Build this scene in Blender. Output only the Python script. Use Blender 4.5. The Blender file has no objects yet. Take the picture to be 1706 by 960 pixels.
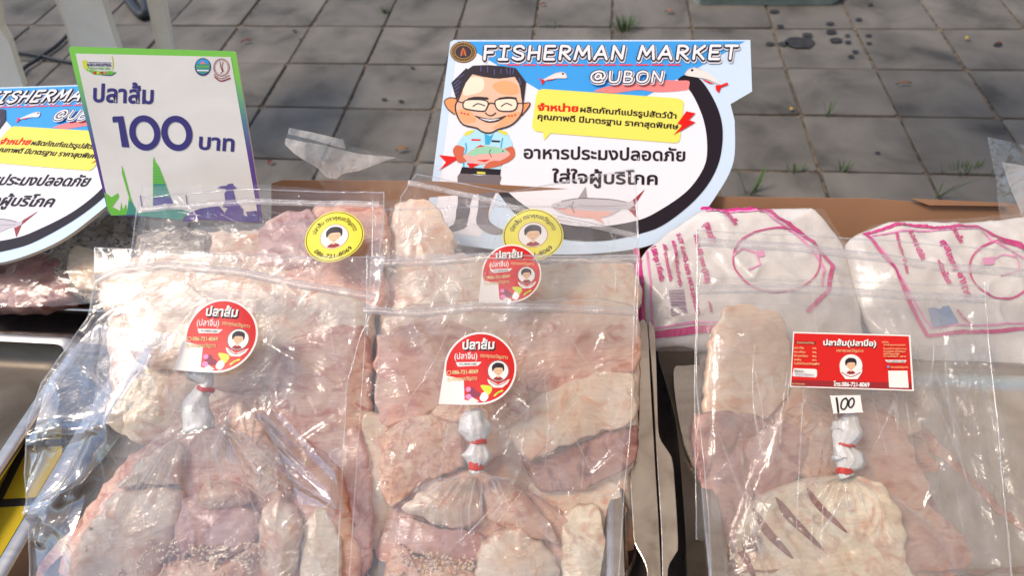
import bpy, bmesh, math, random
from mathutils import Vector, Matrix, noise
from mathutils.geometry import tessellate_polygon
random.seed(11)
S = bpy.context.scene
COL = S.collection
# ------------------------------------------------------------------ camera
CAM = Vector((0, 0, 1.325)); F = 1220.0; PITCH = 0.794; ROLL = -0.0585
_f = Vector((0, math.cos(PITCH), -math.sin(PITCH))); _u = Vector((0, math.sin(PITCH), math.cos(PITCH))); _r = Vector((1, 0, 0))
RT = _r * math.cos(ROLL) + _u * math.sin(ROLL); UP = -_r * math.sin(ROLL) + _u * math.cos(ROLL)
cd = bpy.data.cameras.new('camera'); co = bpy.data.objects.new('camera', cd); COL.objects.link(co)
cd.sensor_width = 36; cd.lens = F / 1706 * 36; cd.clip_start = 0.02; cd.clip_end = 500
co.matrix_world = Matrix(((RT.x, UP.x, -_f.x, CAM.x), (RT.y, UP.y, -_f.y, CAM.y), (RT.z, UP.z, -_f.z, CAM.z), (0, 0, 0, 1)))
cd.dof.use_dof = True; cd.dof.focus_distance = 0.66; cd.dof.aperture_fstop = 9
S.camera = co
# ------------------------------------------------------------------ light
SUN_EL, SUN_AZ = math.radians(58), math.radians(268)      # azimuth clockwise from +Y (north)
w = bpy.data.worlds.new("World"); S.world = w; w.use_nodes = True
nt = w.node_tree; bg = nt.nodes['Background']; sky = nt.nodes.new('ShaderNodeTexSky')
sky.sky_type = 'NISHITA'; sky.sun_disc = False; sky.sun_elevation = SUN_EL; sky.sun_rotation = SUN_AZ
sky.air_density = 1.0; sky.dust_density = 1.6; sky.ozone_density = 1.0
nt.links.new(sky.outputs[0], bg.inputs[0]); bg.inputs[1].default_value = 0.12
sl = bpy.data.lights.new('sun', 'SUN'); so = bpy.data.objects.new('sun', sl); COL.objects.link(so)
sl.energy = 1.35; sl.angle = math.radians(16); sl.color = (1.0, 0.87, 0.72)
sd = Vector((math.sin(SUN_AZ) * math.cos(SUN_EL), math.cos(SUN_AZ) * math.cos(SUN_EL), math.sin(SUN_EL)))
so.rotation_euler = sd.to_track_quat('Z', 'Y').to_euler(); so.location = (0, 0, 5)
S.view_settings.view_transform = 'Standard'; S.view_settings.look = 'None'; S.view_settings.gamma = 1
S.view_settings.exposure = 0.80
S.cycles.max_bounces = 10; S.cycles.transparent_max_bounces = 32; S.cycles.transmission_bounces = 6
S.cycles.diffuse_bounces = 3; S.cycles.glossy_bounces = 3; S.cycles.caustics_reflective = False
S.cycles.use_denoising = True; S.cycles.sample_clamp_indirect = 4

# ------------------------------------------------------------------ projection helpers (used to find where things stand)
def ray(px, py):
    return (_f + RT * ((px - 853) / F) - UP * ((py - 480) / F))
class Plane:
    """a sloping plane z = z0 + k*(y-y0) + kx*x"""
    def __init__(s, z0, y0, inc, kx=0.0):
        s.k = math.tan(math.radians(inc)); s.z0 = z0; s.y0 = y0; s.kx = kx
        s.n = Vector((-kx, -s.k, 1)).normalized(); s.o = Vector((0, y0, z0))
    def at(s, px, py, lift=0.0):
        d = ray(px, py); t = (s.o + s.n * lift - CAM).dot(s.n) / d.dot(s.n)
        return CAM + d * t
    def off(s, dz):
        return Plane(s.z0 + dz, s.y0, math.degrees(math.atan(s.k)), s.kx)
    def frame(s, px, py, lift=0.0, rot=0.0):
        o = s.at(px, py, lift); x = (s.at(px + 10, py, lift) - o).normalized(); y = s.n.cross(x).normalized()
        c, q = math.cos(rot), math.sin(rot); x, y = x * c + y * q, y * c - x * q
        return Matrix(((x.x, y.x, s.n.x, o.x), (x.y, y.y, s.n.y, o.y), (x.z, y.z, s.n.z, o.z), (0, 0, 0, 1)))
def lvl(z): return Plane(z, 0, 0)
def srgb(r, g, b):
    f = lambda c: (c / 255 / 12.92) if c / 255 <= .04045 else ((c / 255 + .055) / 1.055) ** 2.4
    return (f(r), f(g), f(b))

# ------------------------------------------------------------------ materials
MATS = {}
def nodes(name):
    m = bpy.data.materials.new(name); m.use_nodes = True; MATS[name] = m
    t = m.node_tree; return m, t, t.nodes['Principled BSDF'], t.links.new
def flat(name, rgb, rough=.5, metal=0, spec=.5, coat=0, bump=0, bscale=200):
    m, t, b, L = nodes(name)
    b.inputs['Base Color'].default_value = (*rgb, 1); b.inputs['Roughness'].default_value = rough
    b.inputs['Metallic'].default_value = metal; b.inputs['Specular IOR Level'].default_value = spec
    b.inputs['Coat Weight'].default_value = coat
    if bump:
        n = t.nodes.new('ShaderNodeTexNoise'); n.inputs['Scale'].default_value = bscale; n.inputs['Detail'].default_value = 4
        bp = t.nodes.new('ShaderNodeBump'); bp.inputs['Strength'].default_value = bump; bp.inputs['Distance'].default_value = .002
        tc = t.nodes.new('ShaderNodeTexCoord'); L(tc.outputs['Object'], n.inputs['Vector'])
        L(n.outputs[0], bp.inputs['Height']); L(bp.outputs[0], b.inputs['Normal'])
    return m
def mottled(name, cols, scale, rough=.5, bump=.3, bscale=None, dist=.003, coat=0, sss=0, detail=6, warp=.8, metal=0, fibre=None, rnd=0.0, bcoarse=0):
    """colour ramp over noise; cols = [(pos, rgb), ...]"""
    m, t, b, L = nodes(name); N = t.nodes.new
    tc = N('ShaderNodeTexCoord'); mp = N('ShaderNodeMapping'); L(tc.outputs['Object'], mp.inputs[0])
    if fibre: mp.inputs['Scale'].default_value = fibre
    if rnd:
        oi = N('ShaderNodeObjectInfo'); vm = N('ShaderNodeVectorMath'); vm.operation = 'SCALE'; vm.inputs[0].default_value = (17, 11, 7)
        L(oi.outputs['Random'], vm.inputs['Scale']); L(vm.outputs[0], mp.inputs['Location'])
    n = N('ShaderNodeTexNoise'); n.inputs['Scale'].default_value = scale; n.inputs['Detail'].default_value = detail; n.inputs['Distortion'].default_value = warp
    L(mp.outputs[0], n.inputs['Vector'])
    cr = N('ShaderNodeValToRGB'); el = cr.color_ramp.elements
    el[0].position, el[0].color = cols[0][0], (*cols[0][1], 1); el[1].position, el[1].color = cols[-1][0], (*cols[-1][1], 1)
    for p, c in cols[1:-1]:
        e = el.new(p); e.color = (*c, 1)
    L(n.outputs[0], cr.inputs[0])
    out = cr.outputs[0]
    if rnd:
        mx = N('ShaderNodeHueSaturation'); mr = N('ShaderNodeMapRange'); mr.inputs['To Min'].default_value = 1 - rnd; mr.inputs['To Max'].default_value = 1 + rnd
        L(oi.outputs['Random'], mr.inputs[0]); L(mr.outputs[0], mx.inputs['Value']); L(out, mx.inputs['Color']); out = mx.outputs[0]
    L(out, b.inputs['Base Color'])
    b.inputs['Roughness'].default_value = rough; b.inputs['Metallic'].default_value = metal; b.inputs['Coat Weight'].default_value = coat; b.inputs['Coat Roughness'].default_value = .12
    if sss:
        b.inputs['Subsurface Weight'].default_value = sss; b.inputs['Subsurface Radius'].default_value = (1, .45, .3); b.inputs['Subsurface Scale'].default_value = .004
    n2 = N('ShaderNodeTexNoise'); n2.inputs['Scale'].default_value = bscale or scale * 4; n2.inputs['Detail'].default_value = 5; L(mp.outputs[0], n2.inputs['Vector'])
    bp = N('ShaderNodeBump'); bp.inputs['Strength'].default_value = bump; bp.inputs['Distance'].default_value = dist
    L(n2.outputs[0], bp.inputs['Height']); L(bp.outputs[0], b.inputs['Normal'])
    return m
def film(name, haze=.06, gloss=.09, rough=.05, tint=(.995, .995, .995), bump=.25, bscale=35, col=(.85, .85, .86)):
    """thin clear plastic: straight-through transparency, mirror-like sheen, slight milky haze"""
    m, t, b, L = nodes(name); N = t.nodes.new; t.nodes.remove(b); out = t.nodes['Material Output']
    tc = N('ShaderNodeTexCoord')
    n = N('ShaderNodeTexNoise'); n.inputs['Scale'].default_value = bscale; n.inputs['Detail'].default_value = 5; n.inputs['Distortion'].default_value = 1.5
    L(tc.outputs['Object'], n.inputs['Vector'])
    ab = N('ShaderNodeMath'); ab.operation = 'SUBTRACT'; ab.inputs[1].default_value = .5; L(n.outputs[0], ab.inputs[0])
    ab2 = N('ShaderNodeMath'); ab2.operation = 'ABSOLUTE'; L(ab.outputs[0], ab2.inputs[0])
    bp = N('ShaderNodeBump'); bp.inputs['Strength'].default_value = bump; bp.inputs['Distance'].default_value = .006; L(ab2.outputs[0], bp.inputs['Height'])
    tr = N('ShaderNodeBsdfTransparent'); tr.inputs[0].default_value = (*tint, 1)
    gl = N('ShaderNodeBsdfGlossy'); gl.inputs['Roughness'].default_value = rough; L(bp.outputs[0], gl.inputs['Normal'])
    df = N('ShaderNodeBsdfDiffuse'); df.inputs[0].default_value = (*col, 1); L(bp.outputs[0], df.inputs['Normal'])
    tl = N('ShaderNodeBsdfTranslucent'); tl.inputs[0].default_value = (*col, 1)
    md = N('ShaderNodeMixShader'); md.inputs[0].default_value = .2; L(df.outputs[0], md.inputs[1]); L(tl.outputs[0], md.inputs[2])
    n2 = N('ShaderNodeTexNoise'); n2.inputs['Scale'].default_value = 14; n2.inputs['Detail'].default_value = 6; n2.inputs['Distortion'].default_value = 2.0; L(tc.outputs['Object'], n2.inputs['Vector'])
    mr = N('ShaderNodeMapRange'); mr.inputs['From Min'].default_value = .38; mr.inputs['From Max'].default_value = .68
    mr.inputs['To Min'].default_value = haze * .45; mr.inputs['To Max'].default_value = haze * 1.7; L(n2.outputs[0], mr.inputs[0])
    m1 = N('ShaderNodeMixShader'); L(mr.outputs[0], m1.inputs[0]); L(tr.outputs[0], m1.inputs[1]); L(md.outputs[0], m1.inputs[2])
    fr = N('ShaderNodeFresnel'); fr.inputs[0].default_value = 1.5; L(bp.outputs[0], fr.inputs['Normal'])
    mu = N('ShaderNodeMath'); mu.operation = 'MULTIPLY'; mu.inputs[1].default_value = gloss / .04; mu.use_clamp = True; L(fr.outputs[0], mu.inputs[0])
    mn = N('ShaderNodeMath'); mn.operation = 'MINIMUM'; mn.inputs[1].default_value = gloss * 2.6; L(mu.outputs[0], mn.inputs[0]); m2 = N('ShaderNodeMixShader'); L(mn.outputs[0], m2.inputs[0]); L(m1.outputs[0], m2.inputs[1]); L(gl.outputs[0], m2.inputs[2])
    L(m2.outputs[0], out.inputs[0]); return m

film('film_milkyclear', .115, .045, .10, bump=.6, bscale=30, col=(.9, .84, .78)); film('film_clear', .06, .05, .085, bump=.35, col=(.92, .89, .85)); film('film_rear', .035, .045, .07, bump=.3); film('film_tied', .075, .06, .06, bump=.7, bscale=40, col=(.92, .88, .84)); film('film_fold', .17, .055, .10, bump=.3, col=(.95, .92, .9)); film('film_bright', .03, .26, .02, bump=.5, bscale=18); film('film_back', .015, .03, .05); film('film_inner', .07, .055, .07, bump=.5, bscale=45); film('film_shiny', .06, .08, .09, bump=.4, bscale=22); film('film_crumpled', .08, .16, .03, bump=.8, bscale=30)
film('film_milky', .7, .10, .16, bump=.4, bscale=80, col=(.8, .76, .68)); film('zip_plastic', .42, .14, .18, bump=.3, bscale=300, col=(.82, .76, .74)); film('film_edge', .22, .14, .12, bump=.1)
mottled('plastic_knot', [(.3, (.84, .80, .76)), (.7, (.93, .91, .88))], 60, .22, .8, 200, .002, .6, .3); MATS['plastic_knot'].node_tree.nodes['Principled BSDF'].inputs['Alpha'].default_value = .78
def fishmat(name, c1, c2, c3, c4, scale=13, rough=.22, bump=.26, fibre=None):
    """wet fish: broad patches, fine mottling, thin darker veins"""
    m, t, b, L = nodes(name); N = t.nodes.new
    tc = N('ShaderNodeTexCoord'); mp = N('ShaderNodeMapping'); L(tc.outputs['Object'], mp.inputs[0])
    if fibre: mp.inputs['Scale'].default_value = fibre
    oi = N('ShaderNodeObjectInfo'); vm = N('ShaderNodeVectorMath'); vm.operation = 'SCALE'; vm.inputs[0].default_value = (7, 11, 5); L(oi.outputs['Random'], vm.inputs['Scale']); L(vm.outputs[0], mp.inputs['Location'])
    def nz(sc, det, dist):
        n = N('ShaderNodeTexNoise'); n.inputs['Scale'].default_value = sc; n.inputs['Detail'].default_value = det; n.inputs['Distortion'].default_value = dist; L(mp.outputs[0], n.inputs['Vector']); return n
    def rmp(src, a, b_, smooth=True):
        r = N('ShaderNodeMapRange'); r.inputs['From Min'].default_value = a; r.inputs['From Max'].default_value = b_; L(src, r.inputs[0]); return r.outputs[0]
    def mix(f, a, c):
        x = N('ShaderNodeMix'); x.data_type = 'RGBA'; L(f, x.inputs[0])
        for k, v in ((6, a), (7, c)):
            if isinstance(v, tuple): x.inputs[k].default_value = (*v, 1)
            else: L(v, x.inputs[k])
        return x.outputs[2]
    A_ = nz(scale, 4, 1.2); B_ = nz(scale * 2.6, 6, 2.2); C_ = nz(scale * 7, 6, .8); D_ = nz(scale * 1.5, 5, 1.0)
    x = mix(rmp(A_.outputs[0], .40, .60), srgb(*c1), srgb(*c2)); x = mix(rmp(B_.outputs[0], .50, .66), x, srgb(*c3))
    ab = N('ShaderNodeMath'); ab.operation = 'SUBTRACT'; ab.inputs[1].default_value = .5; L(D_.outputs[0], ab.inputs[0]); a2 = N('ShaderNodeMath'); a2.operation = 'ABSOLUTE'; L(ab.outputs[0], a2.inputs[0])
    vf = N('ShaderNodeMath'); vf.operation = 'MULTIPLY'; vf.inputs[1].default_value = .22; L(rmp(a2.outputs[0], .02, .0), vf.inputs[0]); x = mix(vf.outputs[0], x, srgb(*c4))
    hs = N('ShaderNodeHueSaturation'); L(rmp(C_.outputs[0], .0, 1.0), hs.inputs['Fac']) ; hs.inputs['Fac'].default_value = 1
    for l in list(hs.inputs['Fac'].links): t.links.remove(l)
    mr = N('ShaderNodeMapRange'); mr.inputs['From Min'].default_value = .3; mr.inputs['From Max'].default_value = .7; mr.inputs['To Min'].default_value = .84; mr.inputs['To Max'].default_value = 1.12
    m2_ = N('ShaderNodeMapping'); m2_.inputs['Scale'].default_value = (1, 7, 3); m2_.inputs['Rotation'].default_value = (0, 0, .6); L(mp.outputs[0], m2_.inputs[0]); E_ = N('ShaderNodeTexNoise'); E_.inputs['Scale'].default_value = 55; E_.inputs['Detail'].default_value = 6; E_.inputs['Distortion'].default_value = .6; L(m2_.outputs[0], E_.inputs['Vector'])
    av = N('ShaderNodeMath'); av.operation = 'MULTIPLY_ADD'; av.inputs[1].default_value = .6; L(E_.outputs[0], av.inputs[0]); hf_ = N('ShaderNodeMath'); hf_.operation = 'MULTIPLY'; hf_.inputs[1].default_value = .4; L(C_.outputs[0], hf_.inputs[0]); L(hf_.outputs[0], av.inputs[2]); L(av.outputs[0], mr.inputs[0]); L(mr.outputs[0], hs.inputs['Value']); L(x, hs.inputs['Color'])
    L(hs.outputs[0], b.inputs['Base Color']); b.inputs['Roughness'].default_value = rough; b.inputs['Coat Weight'].default_value = .4; b.inputs['Coat Roughness'].default_value = .15
    b.inputs['Subsurface Weight'].default_value = .15; b.inputs['Subsurface Radius'].default_value = (1, .45, .3); b.inputs['Subsurface Scale'].default_value = .003
    ad = N('ShaderNodeMath'); ad.operation = 'ADD'; L(B_.outputs[0], ad.inputs[0]); L(av.outputs[0], ad.inputs[1])
    bp = N('ShaderNodeBump'); bp.inputs['Strength'].default_value = bump; bp.inputs['Distance'].default_value = .004; L(ad.outputs[0], bp.inputs['Height']); L(bp.outputs[0], b.inputs['Normal'])
fishmat('fish_skin', (238, 204, 172), (248, 226, 200), (232, 178, 144), (208, 144, 114), rough=.2)
fishmat('fish_flesh', (228, 168, 140), (242, 202, 174), (206, 128, 100), (176, 96, 74), fibre=(1, 1.7, 1))
fishmat('fish_mauve', (204, 152, 142), (230, 190, 176), (178, 116, 106), (150, 86, 78))
fishmat('fish_orange', (236, 184, 148), (246, 212, 182), (206, 136, 102), (178, 92, 70), 26, bump=.5)
fishmat('fish_cream', (240, 216, 182), (250, 234, 206), (226, 184, 156), (196, 148, 120), 16)
fishmat('fish_dark', (170, 116, 104), (204, 156, 140), (134, 80, 72), (104, 54, 48))
fishmat('fish_grey', (150, 132, 114), (208, 190, 164), (92, 78, 68), (60, 46, 40), 34, bump=1)
mottled('slash_flesh', [(.3, srgb(104, 48, 38)), (.6, srgb(150, 88, 72))], 80, .3, .4)
mottled('garlic_rice', [(.3, srgb(228, 176, 138)), (.6, srgb(246, 218, 188))], 80, .4, .3, coat=.4, rnd=.12)
mottled('paver', [(.3, srgb(70, 66, 60)), (.43, srgb(98, 93, 85)), (.56, srgb(112, 106, 97)), (.75, srgb(127, 120, 109))], 5, .85, .5, 160, .003, detail=12, warp=.4, rnd=.10)
mottled('dirt', [(.35, srgb(78, 70, 60)), (.6, srgb(136, 120, 100))], 30, .95, .8, 300, .01)
mottled('cardboard', [(.3, srgb(160, 118, 88)), (.7, srgb(174, 130, 98))], 7, .85, .25, 240, .0008, detail=8)
mottled('steel', [(.3, (.42, .38, .33)), (.7, (.60, .55, .49))], 18, .24, .12, 60, .001, metal=1, fibre=(.3, 3, 1))
mottled('steel_pan', [(.3, (.055, .045, .035)), (.7, (.13, .11, .09))], 12, .45, .1, 60, .001, metal=1)
mottled('steel_worn', [(.25, (.34, .29, .24)), (.40, (.58, .51, .43)), (.55, (.72, .65, .55)), (.75, (.78, .71, .61))], 22, .26, .5, 120, .0012, metal=1, detail=10)
mottled('table_wood', [(.3, srgb(36, 28, 26)), (.7, srgb(66, 52, 46))], 30, .6, .3)
mottled('white_plastic', [(.3, srgb(244, 234, 214)), (.7, srgb(252, 245, 230))], 9, .45, .1)
mottled('grey_plastic', [(.3, srgb(110, 122, 112)), (.7, srgb(140, 150, 140))], 9, .45, .1)
mottled('sack_white', [(.3, srgb(212, 204, 198)), (.7, srgb(236, 230, 224))], 20, .3, .5, 60, .004, coat=.4)
mottled('board_white', [(.3, srgb(222, 216, 206)), (.55, srgb(236, 231, 222)), (.8, srgb(226, 219, 208))], 8, .45, .1, 300, .0005)
mottled('stain', [(.4, srgb(40, 39, 40)), (.7, srgb(56, 55, 55))], 30, .9, .2)
def cloth_canopy():
    m, t, b, L = nodes('canopy_cloth'); N = t.nodes.new; t.nodes.remove(b)
    d = N('ShaderNodeBsdfDiffuse'); d.inputs[0].default_value = (.74, .64, .54, 1); q = N('ShaderNodeBsdfTranslucent'); q.inputs[0].default_value = (.9, .76, .62, 1)
    mx = N('ShaderNodeMixShader'); mx.inputs[0].default_value = .42; L(d.outputs[0], mx.inputs[1]); L(q.outputs[0], mx.inputs[2]); L(mx.outputs[0], t.nodes['Material Output'].inputs[0])
cloth_canopy()
flat('board_edge', srgb(214, 200, 176), .7); flat('cable', (.012, .012, .012), .5)
flat('grass', (.06, .12, .025), .7); flat('rubber_red', srgb(205, 40, 22), .4); flat('ink_black', srgb(24, 18, 22), .5)
flat('leaf_dry', srgb(140, 96, 50), .8)
INK = dict(sblue=(62, 158, 228), slight=(204, 222, 240), swhite=(236, 232, 236), sdark=(30, 20, 32), syellow=(238, 226, 98), sred=(226, 22, 18), spink=(236, 132, 130),
           dash=(228, 66, 96), skin=(240, 190, 160), skin2=(240, 170, 120), skin3=(246, 226, 200), ear=(232, 150, 90), hair=(36, 24, 34), hairblue=(86, 92, 150), shirt=(176, 222, 238),
           shirt2=(60, 170, 214), epau=(222, 212, 70), arm=(206, 96, 60), ffish=(150, 206, 170), fpink=(228, 172, 160), pants=(112, 100, 102), boot=(84, 76, 80), silver=(196, 188, 194),
           fgrey=(158, 148, 154), cream=(232, 222, 214), green=(112, 196, 60), teal=(70, 150, 130), purple=(86, 58, 140), navy=(54, 44, 116), navy2=(74, 62, 140), lred=(214, 24, 20), lwhite=(244, 236, 228),
           lyel=(240, 214, 150), face=(240, 196, 160), gold=(200, 150, 60), lime=(214, 222, 60), onion=(140, 40, 70), maroon=(150, 30, 36), ymid=(242, 228, 70), magenta=(206, 24, 122), mpink=(236, 140, 190), barc=(150, 110, 140), blueink=(110, 140, 180), badge=(46, 32, 44))
for k, c in INK.items(): flat(k, srgb(*c), .38 if k[0] == 'l' else .5, spec=.25 if k[0] == 's' else .5)

# ------------------------------------------------------------------ object helpers
def link(o, parent=None):
    COL.objects.link(o)
    if parent is not None: o.parent = parent
    return o
def tag(o, label=None, cat=None, group=None, kind=None):
    if label: o['label'] = label
    if cat: o['category'] = cat
    if group: o['group'] = group
    if kind: o['kind'] = kind
    return o
def empty(name, loc, label, cat, group=None):
    o = bpy.data.objects.new(name, None); o.empty_display_size = .02; COL.objects.link(o); o.location = loc
    return tag(o, label, cat, group)
def mesh(name, vs, fs, mats, parent=None, smooth=False, mi=None, world=True):
    """vs in world coordinates; made local to the parent's position"""
    off = Vector((0, 0, 0))
    if parent is not None and world: 
        off = parent.location.copy()
        if parent.parent is not None: off += parent.parent.location
    own = off
    if parent is None and world and vs:
        c = Vector((0, 0, 0))
        for v in vs: c += Vector(v)
        own = c / len(vs)
    me = bpy.data.meshes.new(name); me.from_pydata([tuple(Vector(v) - own) for v in vs], [], fs)
    for m in (mats if isinstance(mats, (list, tuple)) else [mats]): me.materials.append(MATS[m] if isinstance(m, str) else m)
    if mi: me.polygons.foreach_set('material_index', mi)
    if smooth: me.polygons.foreach_set('use_smooth', [True] * len(me.polygons))
    me.update(); o = bpy.data.objects.new(name, me); link(o, parent)
    if parent is None and world: o.location = own
    return o
def boxgeo(x0, x1, y0, y1, z0, z1, rot=0, c=None, tilt=None):
    v = [Vector((x, y, z)) for z in (z0, z1) for y in (y0, y1) for x in (x0, x1)]
    f = [(0, 2, 3, 1), (4, 5, 7, 6), (0, 1, 5, 4), (2, 6, 7, 3), (0, 4, 6, 2), (1, 3, 7, 5)]
    return v, f
def bevel(o, wd=.002, seg=2):
    m = o.modifiers.new('bevel', 'BEVEL'); m.width = wd; m.segments = seg; m.limit_method = 'ANGLE'; return o
def merge(parts):
    V, Fc = [], []
    for v, f in parts:
        b = len(V); V += v; Fc += [tuple(i + b for i in q) for q in f]
    return V, Fc
def tubegeo(pts, r, n=8, caps=True):
    V, Fc = [], []; m = len(pts); pts = [Vector(p) for p in pts]
    for i, p in enumerate(pts):
        d = (pts[min(i + 1, m - 1)] - pts[max(i - 1, 0)]).normalized(); a = d.orthogonal().normalized() if i == 0 else (a - d * a.dot(d)).normalized(); b = d.cross(a)
        rr = r[i] if isinstance(r, (list, tuple)) else r
        for k in range(n):
            t = 2 * math.pi * k / n; V.append(p + (a * math.cos(t) + b * math.sin(t)) * rr)
    for i in range(m - 1):
        for k in range(n): Fc.append((i * n + k, i * n + (k + 1) % n, (i + 1) * n + (k + 1) % n, (i + 1) * n + k))
    if caps: Fc += [tuple(range(n))[::-1], tuple(range((m - 1) * n, m * n))]
    return V, Fc
def smooth_poly(pts, closed=False, n=6):
    P = [Vector((p[0], p[1])) for p in pts]; out = []; m = len(P)
    for i in range(m if closed else m - 1):
        if closed: a, b, c, d = P[(i - 1) % m], P[i], P[(i + 1) % m], P[(i + 2) % m]
        else: a, b, c, d = P[max(i - 1, 0)], P[i], P[i + 1], P[min(i + 2, m - 1)]
        for k in range(n):
            t = k / n; out.append(tuple(.5 * ((2 * b) + (c - a) * t + (2 * a - 5 * b + 4 * c - d) * t * t + (3 * b - a - 3 * c + d) * t ** 3)))
    if not closed: out.append(tuple(P[-1]))
    return out
def slab(name, pts3, thick, n, mat, parent=None, edge=None):
    """extruded polygon: pts3 world outline (planar), thickness backwards along -n"""
    m = len(pts3); V = list(pts3) + [p - n * thick for p in pts3]
    tri = [tuple(t) for t in tessellate_polygon([pts3])]
    Fc = []
    for t in tri:
        a, b, c = (pts3[i] for i in t)
        if (b - a).cross(c - a).dot(n) < 0: t = t[::-1]
        Fc.append(t); Fc.append(tuple(i + m for i in t[::-1]))
    mi = [0] * len(Fc)
    for i in range(m): j = (i + 1) % m; Fc.append((i, i + m, j + m, j)); mi.append(1 if edge else 0)
    return mesh(name, V, Fc, [mat, edge] if edge else [mat], parent, mi=mi)

class Art:
    """flat print: shapes given in 2D, mapped to a surface by fn(x, y, lift)"""
    def __init__(s, fn, base=.0003, step=.00002):
        s.fn = fn; s.V = []; s.F = []; s.M = []; s.mats = []; s.l = base; s.step = step
    def mi(s, m):
        if m not in s.mats: s.mats.append(m)
        return s.mats.index(m)
    def poly(s, pts, m):
        s.l += s.step; b = len(s.V); P = [Vector((p[0], p[1], 0)) for p in pts]
        s.V += [s.fn(p[0], p[1], s.l) for p in pts]; k = s.mi(m)
        for t in tessellate_polygon([P]): s.F.append(tuple(i + b for i in t)); s.M.append(k)
    def disc(s, x, y, rx, m, ry=None, n=28): s.poly([(x + rx * math.cos(2 * math.pi * i / n), y + (ry or rx) * math.sin(2 * math.pi * i / n)) for i in range(n)], m)
    def stroke(s, pts, wd, m, sm=True, closed=False, n=5):
        if sm: pts = smooth_poly(pts, closed, n)
        if closed: pts = list(pts) + [pts[0]]
        s.l += s.step; P = [Vector((p[0], p[1])) for p in pts]; k = s.mi(m); b = len(s.V); L = len(P)
        rows = []
        for i, p in enumerate(P):
            d = P[min(i + 1, L - 1)] - P[max(i - 1, 0)]
            if closed and i in (0, L - 1): d = P[1] - P[-2]
            d = d.normalized() if d.length > 1e-9 else Vector((1, 0)); q = Vector((-d.y, d.x)) * (wd / 2)
            if not closed and i == 0: rows.append((p - d * wd * .4 + q * .5, p - d * wd * .4 - q * .5))
            rows.append((p + q, p - q))
            if not closed and i == L - 1: rows.append((p + d * wd * .4 + q * .5, p + d * wd * .4 - q * .5))
        for a, c in rows: s.V += [s.fn(a.x, a.y, s.l), s.fn(c.x, c.y, s.l)]
        for i in range(len(rows) - 1): s.F.append((b + 2 * i, b + 2 * i + 1, b + 2 * i + 3, b + 2 * i + 2)); s.M.append(k)
    def ring(s, x, y, r, wd, m, n=40, ry=None): s.stroke([(x + r * math.cos(2 * math.pi * i / n), y + (ry or r) * math.sin(2 * math.pi * i / n)) for i in range(n)], wd, m, sm=False, closed=True)
    def glyphs(s, word, x, y, wd, ht, pen, m, slant=0, gap=.28, up=-1):
        tot = sum(GL[c][0] for c in word) + gap * (len(word) - 1); k = wd / tot; cx = 0
        for c in word:
            for pl in GL[c][1]:
                s.stroke([(x + (cx + a + slant * b) * k, y + up * b * ht) for a, b in pl], pen, m, sm=len(pl) > 3, n=4)
            cx += GL[c][0] + gap
    def text(s, body, a, b, h, m, bold=.02, up=-1, arc=None, cap=None):
        """text from a to b along the baseline, consonant height h"""
        V, Fc, x0, x1, ch = textgeo(body, bold); s.l += s.step * 3; base = len(s.V); k = s.mi(m)
        ax = Vector(b) - Vector(a); L = ax.length; ax = ax / L; ay = Vector((-ax.y, ax.x)) * (1 if up > 0 else -1)
        sc = L / (x1 - x0); sy = h / ch; zr = .00012 / max(bold, .004)
        for v in V:
            if arc:
                cx, cy, r, t0, t1 = arc; u = (v[0] - x0) / (x1 - x0); th = t0 + (t1 - t0) * u; sg = 1 if t1 < t0 else -1; rr = r + sg * v[1] * sy
                p = (cx + rr * math.cos(th), cy + rr * math.sin(th))
            else:
                q = Vector(a) + ax * ((v[0] - x0) * sc) + ay * (v[1] * sy); p = (q.x, q.y)
            s.V.append(s.fn(p[0], p[1], s.l + v[2] * zr))
        for f in Fc: s.F.append(tuple(i + base for i in f)); s.M.append(k)
    def build(s, name, parent=None, local=False):
        return mesh(name, s.V, s.F, s.mats, parent, mi=s.M, world=not local)
_tc = {}
def textgeo(body, bold):
    key = (body, round(bold, 4))
    if key in _tc: return _tc[key]
    def geo(t, bo):
        c = bpy.data.curves.new('t', 'FONT'); c.body = t; c.resolution_u = 3
        c.bevel_depth = bo; c.bevel_resolution = 0
        o = bpy.data.objects.new('t', c); COL.objects.link(o); bpy.context.view_layer.update()
        me = o.evaluated_get(bpy.context.evaluated_depsgraph_get()).to_mesh()
        V = [tuple(v.co) for v in me.vertices]; Fc = [tuple(p.vertices) for p in me.polygons]
        bpy.data.objects.remove(o); bpy.data.curves.remove(c); return V, Fc
    V, Fc = geo(body, bold)
    thai = any('\u0e00' <= ch < '\u0e7f' for ch in body)
    kk = 'ก' if thai else 'H'
    if kk not in _tc: _tc[kk] = max(v[1] for v in geo(kk, 0)[0])
    r = (V, Fc, min(v[0] for v in V), max(v[0] for v in V), _tc[kk]); _tc[key] = r; return r
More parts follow.
